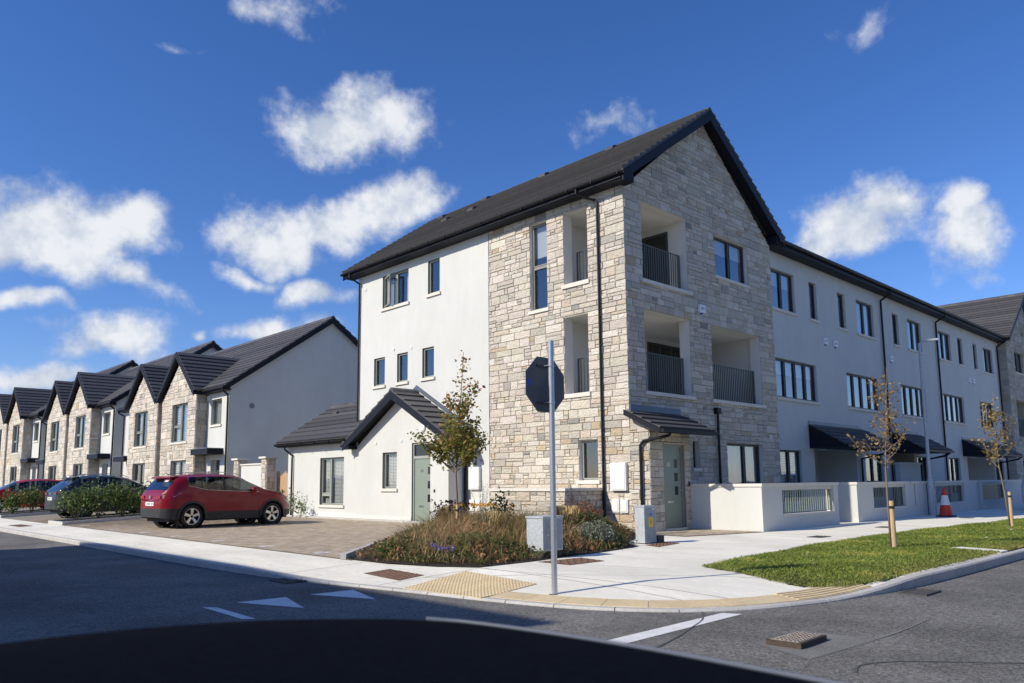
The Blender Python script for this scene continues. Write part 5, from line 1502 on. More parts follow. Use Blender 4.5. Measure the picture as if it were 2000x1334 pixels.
def bed():
    b = bpy.data.objects.new('flower_bed', None); COL.objects.link(b); tag(b, kind='structure')
    MB().add([(x, y, .012) for x, y in BED], [tuple(range(len(BED)))]).build('soil', 'soil', b, fix=False)
    for (a, c) in (((7.06, 11.50), (8.0, 12.42)), ((8.0, 12.42), (8.95, 13.35))):
        a, c = Vector(a), Vector(c); t = (c-a).normalized(); s = Vector((-t.y, t.x))*.05
        MB().prism([(*(a-s+t*.005), 0), (*(c-s-t*.005), 0), (*(c+s-t*.005), 0), (*(a+s+t*.005), 0)], (0, 0, .09)).build('edging_kerb', 'kerb', b)
    # brown and straw grasses
    p = sample(BED, 13000); d, h = bed_h(p)
    k = rng.random(len(p)) < np.clip(.15+d*.9, 0, 1)*np.where(p[:, 0] > 12.6, .45, 1); p, h = p[k], h[k]
    hh = h*(.75+.65*rng.random(len(p)))
    cl = np.sin(p[:, 0]*1.9+.7)*np.cos(p[:, 1]*2.3)
    c = pick([(.44, .28, .15), (.52, .35, .18), (.34, .21, .11), (.36, .28, .13), (.60, .45, .25)], len(p))
    g2 = pick([(.17, .17, .055), (.22, .20, .07), (.28, .22, .09)], len(p))
    c = np.where((cl > .15)[:, None], g2, c)
    tag(soup('bed_grasses', blades(p, hh, .008+.008*rng.random(len(p)), .25+.55*rng.random(len(p)), .012), c, 'blade', b, 4), kind='stuff')
    # low leafy herbs
    p = sample(BED, 30000); d, h = bed_h(p)
    k = rng.random(len(p)) < np.clip(.05+d*1.5, 0, 1); p, h, d = p[k], h[k], d[k]
    z = .02+h*.62*rng.random(len(p))**.7*(1+.4*np.sin(p[:, 0]*3.1)*np.sin(p[:, 1]*2.7))
    c = pick([(.13, .155, .05), (.17, .19, .065), (.21, .18, .075), (.28, .18, .10), (.10, .13, .045)], len(p))
    cl = np.sin(p[:, 0]*2.7+1)*np.cos(p[:, 1]*1.7+.5)
    c = np.where((cl > .45)[:, None], pick([(.36, .19, .10), (.44, .27, .13), (.28, .16, .09)], len(p)), c)
    tag(soup('bed_herbs', leaves(np.column_stack([p, z]), .05+.04*rng.random(len(p))), c, 'leaf', b, 4), kind='stuff')
    # loose front growth, mulch bits
    fr = [(7.2, 10.6), (7.45, 9.45), (7.75, 8.9), (9.0, 8.92), (11, 9.12), (12.4, 9.4), (12.6, 10.0), (11.2, 9.9), (9.2, 9.8), (8.2, 10.2)]
    p = sample(fr, 2600); n = len(p)
    patch = np.sin(p[:, 0]*4.3)*np.sin(p[:, 1]*5.1+1) > -.1; p = p[patch]; n = len(p)
    tag(soup('bed_edge_grass', blades(p, .07+.12*rng.random(n), .008+.008*rng.random(n), .3+.6*rng.random(n), .012), pick([(.10, .14, .03), (.14, .16, .045), (.09, .11, .03), (.2, .16, .07)], n), 'blade', b, 4), kind='stuff')
    p = sample(BED, 5000); tag(soup('mulch', leaves(np.column_stack([p, .018+.012*rng.random(len(p))]), .04, 2.0), pick([(.07, .045, .03), (.11, .075, .05), (.04, .03, .02)], len(p)), 'leaf', b, 4), kind='stuff')
    # yellow and dark flower heads
    c0 = np.clip(rng.normal(size=(70, 2)), -1.3, 1.3)*np.array([.55, .45])+np.array([11.9, 13.3]); _, h = bed_h(c0)
    P = np.column_stack([np.repeat(c0, 4, 0), np.repeat(h*1.0+.12, 4)])+rng.normal(size=(280, 3))*.016
    r1 = root('yellow_flowers', 'yellow daisy flowers dotted among the brown grasses of the bed', 'flowers', (11.9, 13.6, 0))
    tag(soup('petals', leaves(P, .06, 1.0), pick([(.85, .48, .02), (.75, .40, .02)], 280, .1), 'leaf', r1, 4), kind='stuff')
    soup('stems', blades(c0, h+.12, np.full(70, .008), np.full(70, .08), .01), pick([(.12, .12, .04)], 70), 'blade', r1, 4)
    c0 = rng.normal(size=(60, 2))*np.array([.30, .25])+np.array([11.2, 13.7]); h = .55+.32*rng.random(60)
    P = np.column_stack([np.repeat(c0, 8, 0), np.repeat(h, 8)])+rng.normal(size=(480, 3))*.018
    r2 = root('seed_heads', 'dark brown seed heads on thin stems in front of the door step', 'flowers', (11.2, 13.7, 0))
    soup('heads', leaves(P, .055, .2), pick([(.045, .028, .028), (.03, .02, .02), (.07, .04, .04)], 480), 'leaf', r2, 4)
    soup('stems', blades(c0, h, np.full(60, .010), np.full(60, .06), .01), pick([(.07, .05, .03)], 60), 'blade', r2, 4)
    c0 = rng.normal(size=(14, 2))*.12+np.array([7.78, 9.85]); h = .21+.07*rng.random(14)
    r3 = root('purple_crocuses', 'small cluster of purple crocuses at the front of the bed', 'flowers', (7.95, 10.0, 0))
    P = np.column_stack([np.repeat(c0, 6, 0), np.repeat(h, 6)])+rng.normal(size=(84, 3))*.012
    tag(soup('petals', leaves(P, .045, -.2), pick([(.30, .22, .55), (.36, .28, .60)], 84, .1), 'leaf', r3, 4), kind='stuff')
    soup('stems', blades(c0, h, np.full(14, .008), np.full(14, .05), .01), pick([(.3, .34, .2)], 14), 'blade', r3, 4)
    def bush(name, label, x, y, r, h, pal, n, size, m='leaf', cat='shrub', flat=1.0):
        o = root(name, label, cat, (x, y, 0))
        q = rng.normal(size=(n, 3)); q /= np.linalg.norm(q, axis=1)[:, None]; rad = rng.random(n)**.4
        lump = 1+.22*np.sin(q[:, 0]*5+x)*np.sin(q[:, 1]*6+y)*np.sin(q[:, 2]*5)
        pos = q*rad[:, None]*lump[:, None]*np.array([r, r, h*.55])+np.array([x, y, h*.5]); pos[:, 2] = np.maximum(pos[:, 2], .02)
        soup('foliage', leaves(pos, size*(.7+.6*rng.random(n))), pick(pal, n), m, o, 4)
        k = MB()
        for i in range(7):
            a = i*.9; k.tube([(x, y, 0), (x+.3*r*math.cos(a), y+.3*r*math.sin(a), h*.35), (x+.6*r*math.cos(a), y+.6*r*math.sin(a), h*.75)], [.012, .009, .004], 5)
        k.build('stems', 'bark', o)
    bush('green_mound', 'small round green mound plant at the left tip of the flower bed', 7.62, 10.98, .22, .28, [(.06, .12, .03), (.08, .15, .04)], 1300, .035)
    bush('grey_shrub', 'silver-grey lavender-like shrub beside the footpath at the bed end', 11.5, 9.75, .42, .50, [(.26, .29, .22), (.33, .36, .28), (.19, .22, .16)], 2200, .05)
    bush('red_shrub', 'reddish brown leafed shrub below the white socket boxes', 12.6, 11.0, .50, .80, [(.32, .10, .05), (.25, .12, .06), (.17, .14, .06)], 1400, .06)
    bush('rust_shrub', 'rust coloured loose shrub beside the dark downpipe', 13.6, 12.2, .45, .85, [(.34, .14, .07), (.22, .15, .08), (.40, .18, .08)], 1000, .05)
    bush('dark_shrub', 'dark green bushy shrub between the grey cabinet and the wall', 11.9, 10.4, .62, .62, [(.06, .09, .03), (.085, .11, .04), (.12, .13, .05)], 2600, .06)
    bush('green_shrub', 'green leafy shrub rising behind the near grey cabinet', 11.8, 12.7, .3, 1.05, [(.09, .13, .03), (.07, .1, .025)], 600, .07)
    # feather grass tufts
    for (x, y, s, n, lab) in ((11.55, 10.55, .95, 1100, 'tuft of blond feather grass leaning over beside the stone bin store'), (10.2, 11.3, .85, 700, 'tuft of straw coloured feather grass left of the sign pole'), (11.3, 14.0, .9, 600, 'straw coloured feather grass clump in the middle of the bed')):
        o = root('feather_grass', lab, 'grass tuft', (x, y, 0), 'feather grass tufts in the bed')
        pos = np.array([[x, y]])+rng.normal(size=(n, 2))*.07
        a = rng.normal(size=n)*.9+(.0 if x > 12 else 1.6); dd = np.stack([np.cos(a-.7), np.sin(a-.7), np.zeros(n)], 1); h = s*(.6+.5*rng.random(n))
        p0 = np.column_stack([pos, np.full(n, .01)]); L = h*(.25+.6*rng.random(n))
        mid = p0+dd*(L*.35)[:, None]; mid[:, 2] += h*.75; tip = p0+dd*L[:, None]; tip[:, 2] += h*.72
        sv = np.cross(dd, [0, 0, 1.0])*.006
        soup('blades', np.stack([p0, mid+sv, tip, mid-sv], 1), pick([(.62, .50, .27), (.70, .58, .33), (.52, .40, .2)], n), 'blade', o, 4)
    # tall dry stalks standing above the bed
    for (x, y, hh, lab) in ((13.1, 11.6, 1.25, 'tall dry stalk with sparse leaves against the socket boxes'), (14.9, 16.8, 1.45, 'tall thin dry stalks against the white wall below the meter box')):
        o = root('dry_stalk', lab, 'plant', (x, y, 0), 'tall dry stalks')
        k = MB(); tips = []
        for i in range(9):
            ax, ay = rng.normal()*.16, rng.normal()*.16; t = hh*(.6+.4*rng.random())
            k.tube([(x+ax*.2, y+ay*.2, 0), (x+ax*.6, y+ay*.6, t*.5), (x+ax*1.3, y+ay*1.3, t)], [.007, .006, .003], 4)
            for j in range(14): f_ = .35+.65*rng.random(); tips.append((x+ax*1.3*f_+rng.normal()*.025, y+ay*1.3*f_+rng.normal()*.025, t*f_))
        k.build('stem', 'bark', o); tips = np.array(tips)
        soup('foliage', leaves(tips, .035), pick([(.16, .11, .06), (.11, .08, .05), (.2, .12, .08)], len(tips)), 'leaf', o, 4)
bed()
def tree(label, base, trunk_pts, fork, limbs, leaf_pal, top_pal, n_leaf, size, r0=.035, seed=0, spread=.12):
    rn = random.Random(seed)
    o = root('young_tree', label, 'tree', base, 'young staked street trees')
    b = Vector(base)
    k = MB(); tp = [b+Vector(p) for p in trunk_pts]; zt = tp[-1].z
    n = len(tp); k.tube(tp, [r0*(1-.8*i/(n-1)) for i in range(n)], 8)
    k.build('trunk', 'bark', o, smooth=True)
    twigs = []
    def at(z):
        for p, q in zip(tp, tp[1:]):
            if p.z-b.z <= z <= q.z-b.z: return p.lerp(q, (z-(p.z-b.z))/(q.z-p.z))
        return tp[-1]
    lb = MB()
    for (z, az, ln, rise) in limbs:
        p = at(z); d = Vector((math.cos(az), math.sin(az), 0)); e = p+d*ln+Vector((0, 0, rise)); m = p+d*ln*.6+Vector((0, 0, rise*.38))
        lb.tube([p, m, e], [r0*.42, r0*.3, r0*.1], 5)
        segs = [(p.lerp(m, .5), m), (m, e)]
        twigs += [(m, e, 1.0), (p.lerp(m, .6), m, .5)]
        for i in range(4):
            s = m.lerp(e, rn.random()); q = s+Vector((rn.uniform(-.22, .22), rn.uniform(-.22, .22), rn.uniform(.05, .3)))*max(.6, ln)
            lb.tube([s, q], [r0*.14, r0*.06], 4); twigs.append((s, q, 1.2))
    twigs += [(at(z), at(z+.25), .9) for z in np.arange(fork+.4, zt-b.z-.2, .25)]
    lb.build('branches', 'bark', o)
    wts = [((q-p).length+.05)*w for p, q, w in twigs]
    pos = []
    for i in range(n_leaf):
        p, q, w = rn.choices(twigs, wts)[0]; c = p.lerp(q, rn.random())
        pos.append((c.x+rn.gauss(0, spread), c.y+rn.gauss(0, spread), c.z+rn.gauss(0, spread*.8)))
    pos = np.array(pos)
    t = np.clip((pos[:, 2]-b.z-fork)/(zt-b.z-fork), 0, 1)+.25*rng.normal(size=n_leaf)
    c = np.where((t > .55)[:, None], pick(top_pal, n_leaf), pick(leaf_pal, n_leaf))
    soup('crown', leaves(pos, size*(.7+.6*rng.random(n_leaf))), c, 'leaf', o, 4)
    return o
gold = [(.40, .27, .11), (.31, .21, .10), (.46, .33, .15), (.23, .15, .08)]
# tree in front of the porch
K8 = .80
lim = [(1.85+.05*i, 2.2+i*2.39, .50+.16*math.sin(i*1.7), .62+.25*((i*7) % 5)/5) for i in range(9)] + [(2.35+.16*i, .9+i*2.39, .42*(1-.07*i), .55) for i in range(7)]
lim += [(1.95, math.atan2(.70, -.72)+.1, .98, .95), (2.3, math.atan2(-.62, .68), .60, 1.0), (2.0, math.atan2(-.65, .7), .72, .85), (3.2, math.atan2(-.6, .7), .42, 1.0), (1.9, 2.0, .7, .7), (1.9, -1.2, .6, .6)]
lim = [(z*K8-.02, a_, l_*K8, r_*K8) for z, a_, l_, r_ in lim]
tree('young maple with green and reddish leaves growing in the bed before the porch', (10.62, 12.79, 0), [(0, 0, 0), (.0, .0, .8), (-.02, .02, 1.42), (.0, 0, 2.25), (.06, -.05, 3.1), (.10, -.09, 4.1)], 1.42, lim,
     [(.20, .23, .045), (.25, .28, .06), (.31, .29, .07), (.34, .25, .08)], [(.37, .22, .09), (.42, .27, .10), (.28, .25, .07), (.46, .25, .13)], 2500, .088, .028, 2, .085)
limr = [(1.35+.11*i, i*2.39, .28*(1-.03*i)+.06*math.sin(i), .46) for i in range(12)]
tree('young street tree with sparse golden leaves behind the nearer timber stake', (14.79, 5.50, 0), [(.0, .03, 0), (.0, .03, .9), (-.01, .02, 1.5), (.02, -.04, 2.4), (.04, -.10, 3.32)], 1.35, limr+[(1.5, 2.1, .62, .62), (1.75, -1.0, .45, .6)], gold, gold, 540, .062, .022, 4, .055)
tree('young street tree with yellow brown leaves at the far end of the verge', (23.0, 5.72, 0), [(.04, -.08, 0), (.03, -.02, .9), (.0, .05, 1.6), (.0, .05, 2.6), (.0, .03, 3.5)], 1.5, [(1.5+.11*i, .8+i*2.39, .42*(1-.03*i)+.08*math.sin(i), .45) for i in range(12)], [(.38, .28, .10), (.46, .34, .13), (.29, .20, .09)], [(.42, .31, .12), (.31, .22, .09)], 640, .07, .024, 5, .065)
def stake(label, x, y, h, r):
    s = root('tree_stake', label, 'stake', (x, y, 0), 'round timber tree stakes')
    MB().lathe((x, y, 0), [(r, 0), (r, h-.01), (r*.9, h)], Z, 14).build('post', 'stake', s)
    MB().lathe((x, y, h-.14), [(r+.004, 0), (r+.004, .05)], Z, 14).build('strap', 'rubber', s)
stake('round pale timber stake in the grass in front of the sparse tree', 14.77, 5.46, .86, .042)
stake('round pale timber stake beside the farther yellow-leaved tree', 23.06, 5.60, .90, .040)
stake('thin timber stake tied to the maple in the flower bed', 10.595, 12.755, .80, .036)
# laurel hedge plants between the parking spaces
def laurel(x, y, z0, r, h, label, n=980, sparse=False):
    o = root('laurel_shrub', label, 'shrub', (x, y, z0), 'laurel shrubs between the parking spaces')
    k = MB(); pos = []
    for i in range(7 if not sparse else 4):
        a = i*2.39; q = (x+r*.75*math.cos(a)*random.uniform(.3, 1), y+r*.75*math.sin(a)*random.uniform(.3, 1), z0+h*random.uniform(.65, .95))
        k.tube([(x, y, z0-.05), ((x+q[0])/2, (y+q[1])/2, z0+h*.45), q], [.012, .009, .005], 5)
        m = n//7
        pos.append(np.array(q)+rng.normal(size=(m, 3))*np.array([.17, .17, .20])*(h/.95)-np.array([0, 0, .08]))
    k.build('stems', 'bark', o); pos = np.concatenate(pos); pos[:, 2] = np.maximum(pos[:, 2], z0+.06)
    soup('foliage', leaves(pos, .085*(.7+.6*rng.random(len(pos))), .1), pick([(.075, .12, .028), (.10, .155, .038), (.13, .19, .05), (.17, .22, .065)], len(pos)), 'laurel', o, 4)
ordn = ['first', 'second', 'third', 'fourth', 'fifth', 'sixth', 'seventh', 'eighth', 'ninth']
for i in range(8):
    x = 7.75+.72*i; laurel(x, 29.85+.12*math.sin(i*2.1), zdrive(x, 29.8), .44, 1.0+.10*math.sin(i*1.3), 'laurel shrub, %s from the footpath in the hedge left of the red crossover' % ordn[i])
for i in range(6):
    x = 7.7+.75*i; laurel(x, 39.4+.15*math.sin(i*1.7), zdrive(x, 39.4), .42, .90+.12*math.sin(i*2.3), 'laurel shrub, %s from the footpath in the hedge left of the grey car' % ordn[i])
def hedge_bed(y0, y1, x1, lab):
    o = root('hedge_bed', lab, 'planting bed', (7.2, y0, 0), 'kerbed hedge beds between parking spaces')
    n = 12
    mb = MB()
    for i in range(n):
        a, c = 7.25+(x1-7.25)*i/n, 7.25+(x1-7.25)*(i+1)/n
        mb.add([(a, y0, zdrive(a, y0)+.02), (c, y0, zdrive(c, y0)+.02), (c, y1, zdrive(c, y1)+.02), (a, y1, zdrive(a, y1)+.02)], [(0, 1, 2, 3)])
    mb.build('soil', 'soil', o, fix=False)
    for y in (y0-.1, y1):
        x = 7.2
        while x < x1:
            e = min(x+.9, x1)
            z0, z1 = zdrive(x, y), zdrive(e, y)
            k = MB(); k.add([(x+.004, y, z0-.1), (e-.004, y, z1-.1), (e-.004, y+.1, z1-.1), (x+.004, y+.1, z0-.1), (x+.004, y, z0+.11), (e-.004, y, z1+.11), (e-.004, y+.1, z1+.11), (x+.004, y+.1, z0+.11)], BOXF); k.build('edging_kerb', 'kerb', o); x = e
    MB().box(7.09, 7.19, y0-.1, y1+.1, -.05, .11).build('edging_kerb', 'kerb', o)
hedge_bed(29.0, 30.6, 14.2, 'kerbed hedge bed between the red crossover and the grey car')
hedge_bed(38.4, 40.2, 13.0, 'kerbed hedge bed left of the grey car')
for (x, y, h, lab) in ((14.75, 28.75, .95, 'sparse leggy shrub in front of the extension downpipe'), (14.75, 27.75, .80, 'second leggy shrub right of the extension downpipe'), (14.7, 27.05, .62, 'lowest leggy shrub left of the extension window')):
    laurel(x, y, 0, .3, h, lab, 190, True)
# ------------------------------------------------------------------ street furniture
def stop_sign():
    px, py, pz = 6.90, 6.49, -.08
    s = root('stop_sign', 'galvanised pole with the dark back of an octagonal stop sign', 'road sign', (px, py, pz))
    MB().lathe((px, py, pz), [(.036, 0), (.036, 3.08), (.031, 3.085)], Z, 18).build('pole', 'galv', s, smooth=False)
    yc = py+.10; zc = 2.46; rr = .345
    pl = MB(); pl.prism([(px+rr/math.cos(math.pi/8)*math.cos(math.pi/8+i*math.pi/4), yc, zc+rr/math.cos(math.pi/8)*math.sin(math.pi/8+i*math.pi/4)) for i in range(8)], (0, .006, 0))
    p = pl.build('sign_plate', 'sign_back', s)
    f = F((0, yc, 0), (1, 0, 0), Z, (0, -1, 0)); g = F((0, yc+.006, 0), (-1, 0, 0), Z, (0, 1, 0))
    k = MB(); k.prism([(px+(rr-.02)/math.cos(math.pi/8)*math.cos(math.pi/8+i*math.pi/4), yc+.0065, zc+(rr-.02)/math.cos(math.pi/8)*math.sin(math.pi/8+i*math.pi/4)) for i in range(8)], (0, .001, 0)); k.build('sign_face', 'red', p)
    text_mesh('lettering', 'STOP', F((0, yc+.008, 0), (1, 0, 0), Z, (0, 1, 0)), px, zc, 0, .22, 'white_plastic', p, .001)
    for z in (zc-.23, zc+.23):
        MB().fb(f, px-.155, px+.155, z-.013, z+.013, .0, .014).build('rail', 'iron_dark', s)
        MB().lathe((px, py, z-.013), [(.039, 0), (.042, .004), (.042, .024), (.039, .028)], Z, 18).build('clamp', 'galv', s)
        MB().tube([(px-.055, py, z), (px-.055, py+.09, z)], .006, 6).tube([(px+.055, py, z), (px+.055, py+.09, z)], .006, 6).build('bolts', 'galv', s)
    MB().fb(f, px-.315, px-.255, zc-.02, zc+.055, .0005, .0015).build('sticker', 'blue', s)
    MB().lathe((px, py, pz-.002), [(.075, 0), (.07, .008)], Z, 16).build('base_collar', 'iron_dark', s)
stop_sign()
def cabinet(label, x0, x1, y0, y1, h, sticker=False, z0=0.0, plinth=.12):
    c = root('utility_cabinet', label, 'cabinet', ((x0+x1)/2, (y0+y1)/2, z0), 'grey steel utility cabinets')
    MB().box(x0+.02, x1-.02, y0+.02, y1-.02, z0, z0+plinth).build('plinth', 'iron_dark', c)
    MB().box(x0, x1, y0, y1, z0+plinth, z0+h-.03).build('body', 'galv_box', c)
    MB().add([(x0-.015, y0-.015, z0+h-.029), (x1+.015, y0-.015, z0+h-.029), (x1+.015, y1+.015, z0+h-.029), (x0-.015, y1+.015, z0+h-.029), (x0-.015, y0-.015, z0+h), (x1+.015, y0-.015, z0+h), (x1+.015, y1+.015, z0+h), (x0-.015, y1+.015, z0+h)], BOXF).build('lid', 'galv_box', c)
    f = F((0, y0, 0), (1, 0, 0), Z, (0, -1, 0))
    d = MB().fb(f, x0+.03, x1-.03, z0+plinth+.03, z0+h-.06, .0, .012).build('door', 'cab_door', c)
    if sticker:
        m = (x0+x1)/2; v = z0+h*.56
        MB().fb(f, m-.07, m+.07, v-.10, v+.10, .0125, .0145).build('warning_label', 'yellow', d)
        MB().add([f(m-.02, v-.0, .0155), f(m+.03, v+.07, .0155), f(m+.01, v+.01, .0155), f(m+.03, v+.01, .0155), f(m-.02, v-.07, .0155), f(m, v, .0155)], [(0, 5, 2, 1), (2, 3, 4, 5)]).build('bolt_symbol', 'black', d, fix=False)
        MB().fb(f, m-.03, m+.03, z0+h*.74, z0+h*.79, .0125, .0145).build('small_label', 'blue', d)
        MB().fb(f, x1-.14, x1-.06, z0+h*.88, z0+h*.91, .0125, .0145).build('name_plate', 'white_plastic', d)
    else:
        MB().tube([f(x0+.09, z0+h*.55, .012), f(x0+.09, z0+h*.55, .03)], .016, 8).build('lock', 'steel', d)
    return c
mat('cab_door', (.30, .33, .36), .55, var=.10, vscale=12, metal=.1)
cabinet('low grey steel cabinet in the bed behind the stop sign pole', 9.31, 9.79, 9.00, 9.38, .68, z0=.01, plinth=.11)
cabinet('tall grey steel cabinet with a yellow warning sticker beside the paved entrance', 12.83, 13.22, 9.55, 9.78, .77, True, plinth=.02)
j = root('small_service_box', 'small dark box on the ground right of the tall grey cabinet', 'box', (13.38, 9.62, 0))
MB().box(13.25, 13.46, 9.53, 9.71, .0, .13).build('body', 'iron_dark', j); MB().box(13.24, 13.47, 9.52, 9.72, .131, .145).build('lid', 'iron_dark', j)
def lamp():
    x, y = 28.9, 9.36
    l = root('street_lamp', 'tall grey street lamp standing by the white garden walls', 'street lamp', (x, y, 0))
    MB().lathe((x, y, 0), [(.10, 0), (.10, 1.15), (.085, 1.25), (.060, 1.35), (.045, 5.95), (.04, 6.0)], Z, 14).build('column', 'galv_box', l)
    MB().tube([(x, y, 5.9), (x+.0, y-.05, 6.02), (x+.1, y-.2, 6.07)], .03, 8).build('bracket', 'galv_box', l)
    d = Vector((.62, -.78, 0)); p = Vector((x, y, 6.03)); s = Vector((d.y, -d.x, 0))
    h = MB(); P = lambda a, b, c: p+d*a+s*b+Vector((0, 0, c))
    h.add([P(.05, -.05, 0), P(.05, .05, 0), P(.62, .11, .06), P(.62, -.11, .06), P(.05, -.05, .08), P(.05, .05, .08), P(.60, .10, .12), P(.60, -.10, .12)], BOXF); h.build('lantern', 'galv_box', l)
    h = MB(); h.add([P(.25, -.08, .015), P(.25, .08, .015), P(.58, .09, .050), P(.58, -.09, .050)], [(0, 1, 2, 3)]); h.build('lens', 'white_plastic', l, fix=False)
    MB().box(x-.05, x+.05, y-.108, y-.09, .35, .85).build('access_door', 'galv_box', l)
lamp()
def cone():
    x, y = 28.3, 8.75
    c = root('traffic_cone', 'red and white traffic cone on the footpath by the lamp post', 'traffic cone', (x, y, 0))
    MB().box(x-.24, x+.24, y-.24, y+.24, 0, .045).build('base', 'rubber', c)
    MB().lathe((x, y, .045), [(.20, 0), (.145, .34)], Z, 22, cap=False).build('lower_band', 'cone_red', c, smooth=True)
    MB().lathe((x, y, .385), [(.147, 0), (.088, .32)], Z, 22, cap=False).build('white_sleeve', 'cone_white', c, smooth=True)
    MB().lathe((x, y, .705), [(.086, 0), (.038, .24), (.03, .25)], Z, 22).build('tip', 'cone_red', c, smooth=True)
cone()
# white dashes that mark the parking spaces
for y in (27.47, 24.55, 21.97, 19.75, 17.32, 14.96, 12.75):
    r_ = root('bay_marking', 'small worn white mark on the paving, %s metres along the parking row' % int(y), 'road marking', (7.4, y, .01), 'parking space marks on the paving')
    k = MB()
    for (a, b, c, d) in ((-.16, -.02, -.05, .0), (.03, .15, -.04, .03), (-.10, .10, .05, .09)):
        k.add([(7.4+a, y+c*2, zdrive(7.4, y)+.0115), (7.4+b, y+c*2, zdrive(7.4, y)+.0115), (7.4+b, y+d*2+.05, zdrive(7.4, y)+.0115), (7.4+a, y+d*2+.05, zdrive(7.4, y)+.0115)], [(0, 1, 2, 3)])
    k.build('paint', 'paint', r_, fix=False)
    r_['label'] = {27: 'worn white parking mark on the paving, nearest the hedge', 24: 'worn white parking mark behind the red crossover, left of its tailgate', 21: 'worn white parking mark on the paving right of the crossover rear wheel', 19: 'fourth worn white parking mark from the hedge', 17: 'fifth worn white parking mark from the hedge', 14: 'second nearest worn white parking mark to the flower bed', 12: 'worn white parking mark closest to the flower bed tip'}[int(y)]

# ------------------------------------------------------------------ cars
def car(name, label, loc, heading, paint, L=4.38, W=1.80, wb=2.65, ro=.86, top=None, belt=None, r_w=.34, wins=None, ws=None, rw=None, clad=True, lamps='white', spokes=5, sticker=False, rails=True, wheel_face='steel', cl_top=.40):
    o = root(name, label, 'car', (0, 0, 0))
    tx, tz = zip(*top); bx_, bz_ = zip(*belt)
    xs = sorted(set([round(v, 3) for v in np.concatenate([np.linspace(0, L, 84), [0.012, .03, .05, .09, L-.012, L-.03, L-.06], np.array(wins).ravel(), np.array(ws), np.array(rw)])]))
    def sm(fx, x, r=.05): return sum(fx(min(L, max(0, x+d))) for d in np.linspace(-r, r, 7))/7
    T = lambda x: sm(lambda q: float(np.interp(q, tx, tz)), x, .05 if .15 < x < L-.15 else .012)
    Bl = lambda x: float(np.interp(x, bx_, bz_))
    ax = [ro, ro+wb]; ra = r_w+.055
    def bottom(x):
        b = .23+.10*max(0, 1-x/.5)+.06*max(0, 1-(L-x)/.5)
        for a in ax:
            d = abs(x-a)
            if d < ra: b = max(b, r_w+math.sqrt(ra*ra-d*d)-.0)
        return b
    def half(x):
        e = min(x, L-x); k = 1-.30*max(0, 1-e/.42)**2.6 if x < L/2 else 1-.42*max(0, 1-e/.75)**2.4
        return W/2*k
    def section(x):
        w, zt, zb = half(x), T(x), bottom(x); zs = min(Bl(x), zt-.012); zb = min(zb, zs-.06)
        lb = max(cl_top+(.12 if (x < .62 and clad) else 0), zb+.05); lb = min(lb, zs-.03); c = zt-zs
        wr = max(w*.955-.33*c-.02, .2) if c > .1 else w*.93
        fl = .018*sum(max(0, 1-abs(x-a)/.5) for a in ax)
        return [(w*.97+fl, zb), (w*1.0+fl, lb), (w+fl*.5, lb+(zs-lb)*.45), (w*.982, zs-(zs-lb)*.16), (w*.955, zs), (w*.955-(w*.955-wr)*.42, zs+c*.5), (wr, zt-.19*min(c, .42)-.004), (wr*.70, zt-.012), (0, zt)]
    S = [section(x) for x in xs]; J = len(S[0])
    M_ = {}
    def put(key, quad): M_.setdefault(key, []).append(quad)
    for i in range(len(xs)-1):
        xm = (xs[i]+xs[i+1])/2
        cab = S[i][8][1]-S[i][4][1]
        for j_ in range(J-1):
            key = 'body'
            if j_ == 0: key = 'cladding' if clad else 'body'
            if j_ in (4, 5) and cab > .14:
                for wi, (a, b) in enumerate(wins):
                    if a <= xm <= b: key = 'side_window%d' % wi
                if key == 'body' and wins[0][0] < xm < wins[-1][1]: key = 'pillar_trim'
            if j_ in (6, 7):
                if ws[0] <= xm <= ws[1]: key = 'windscreen'
                if rw[0] <= xm <= rw[1] and j_ in (6, 7): key = 'rear_window'
            for s in (1, -1):
                a, b, c, d = S[i][j_], S[i+1][j_], S[i+1][j_+1], S[i][j_+1]
                q = [(xs[i], s*a[0], a[1]), (xs[i+1], s*b[0], b[1]), (xs[i+1], s*c[0], c[1]), (xs[i], s*d[0], d[1])]
                if s < 0: q = q[::-1]
                kk = key
                if key.startswith('side_window'): kk = key+('L' if s > 0 else 'R')
                put(kk, q)
    for i in (0, len(xs)-1):
        for j_ in range(J-1):
            a, d = S[i][j_], S[i][j_+1]
            put('cladding' if (j_ == 0 and clad) else 'body', [(xs[i], a[0], a[1]), (xs[i], d[0], d[1]), (xs[i], -d[0], d[1]), (xs[i], -a[0], a[1])])
    body = None
    for key, qs in sorted(M_.items()):
        mb = MB()
        for q in qs: mb.add(q, [(0, 1, 2, 3)])
        nm = key.rstrip('LR0123456789') if key.startswith('side') else key
        m = paint if key == 'body' else 'car_clad' if key == 'cladding' else 'black' if key == 'pillar_trim' else 'car_glass'
        ob = mb.build(nm, m, o, smooth=True, weld=.0005)
        if key == 'body': body = ob
    # underside and cabin
    MB().box(.25, L-.25, -W*.40, W*.40, .20, .36).build('underbody', 'rubber', o)
    MB().box(.35, L-1.15, -W*.41, W*.41, .36, Bl(1.8)-.12).build('cabin_floor', 'room', o)
    k = MB()
    for sx in (1.15, 2.15):
        for sy in (-.36, .36): k.prism([(sx, sy-.22, Bl(1.8)-.15), (sx+.12, sy-.22, Bl(1.8)-.15), (sx-.02, sy-.2, Bl(1.8)+.24), (sx-.12, sy-.2, Bl(1.8)+.24)], (0, .42, 0)); k.box(sx-.13, sx-.04, sy-.12, sy+.12, Bl(1.8)+.26, Bl(1.8)+.42)
    k.build('seats', 'room', o)
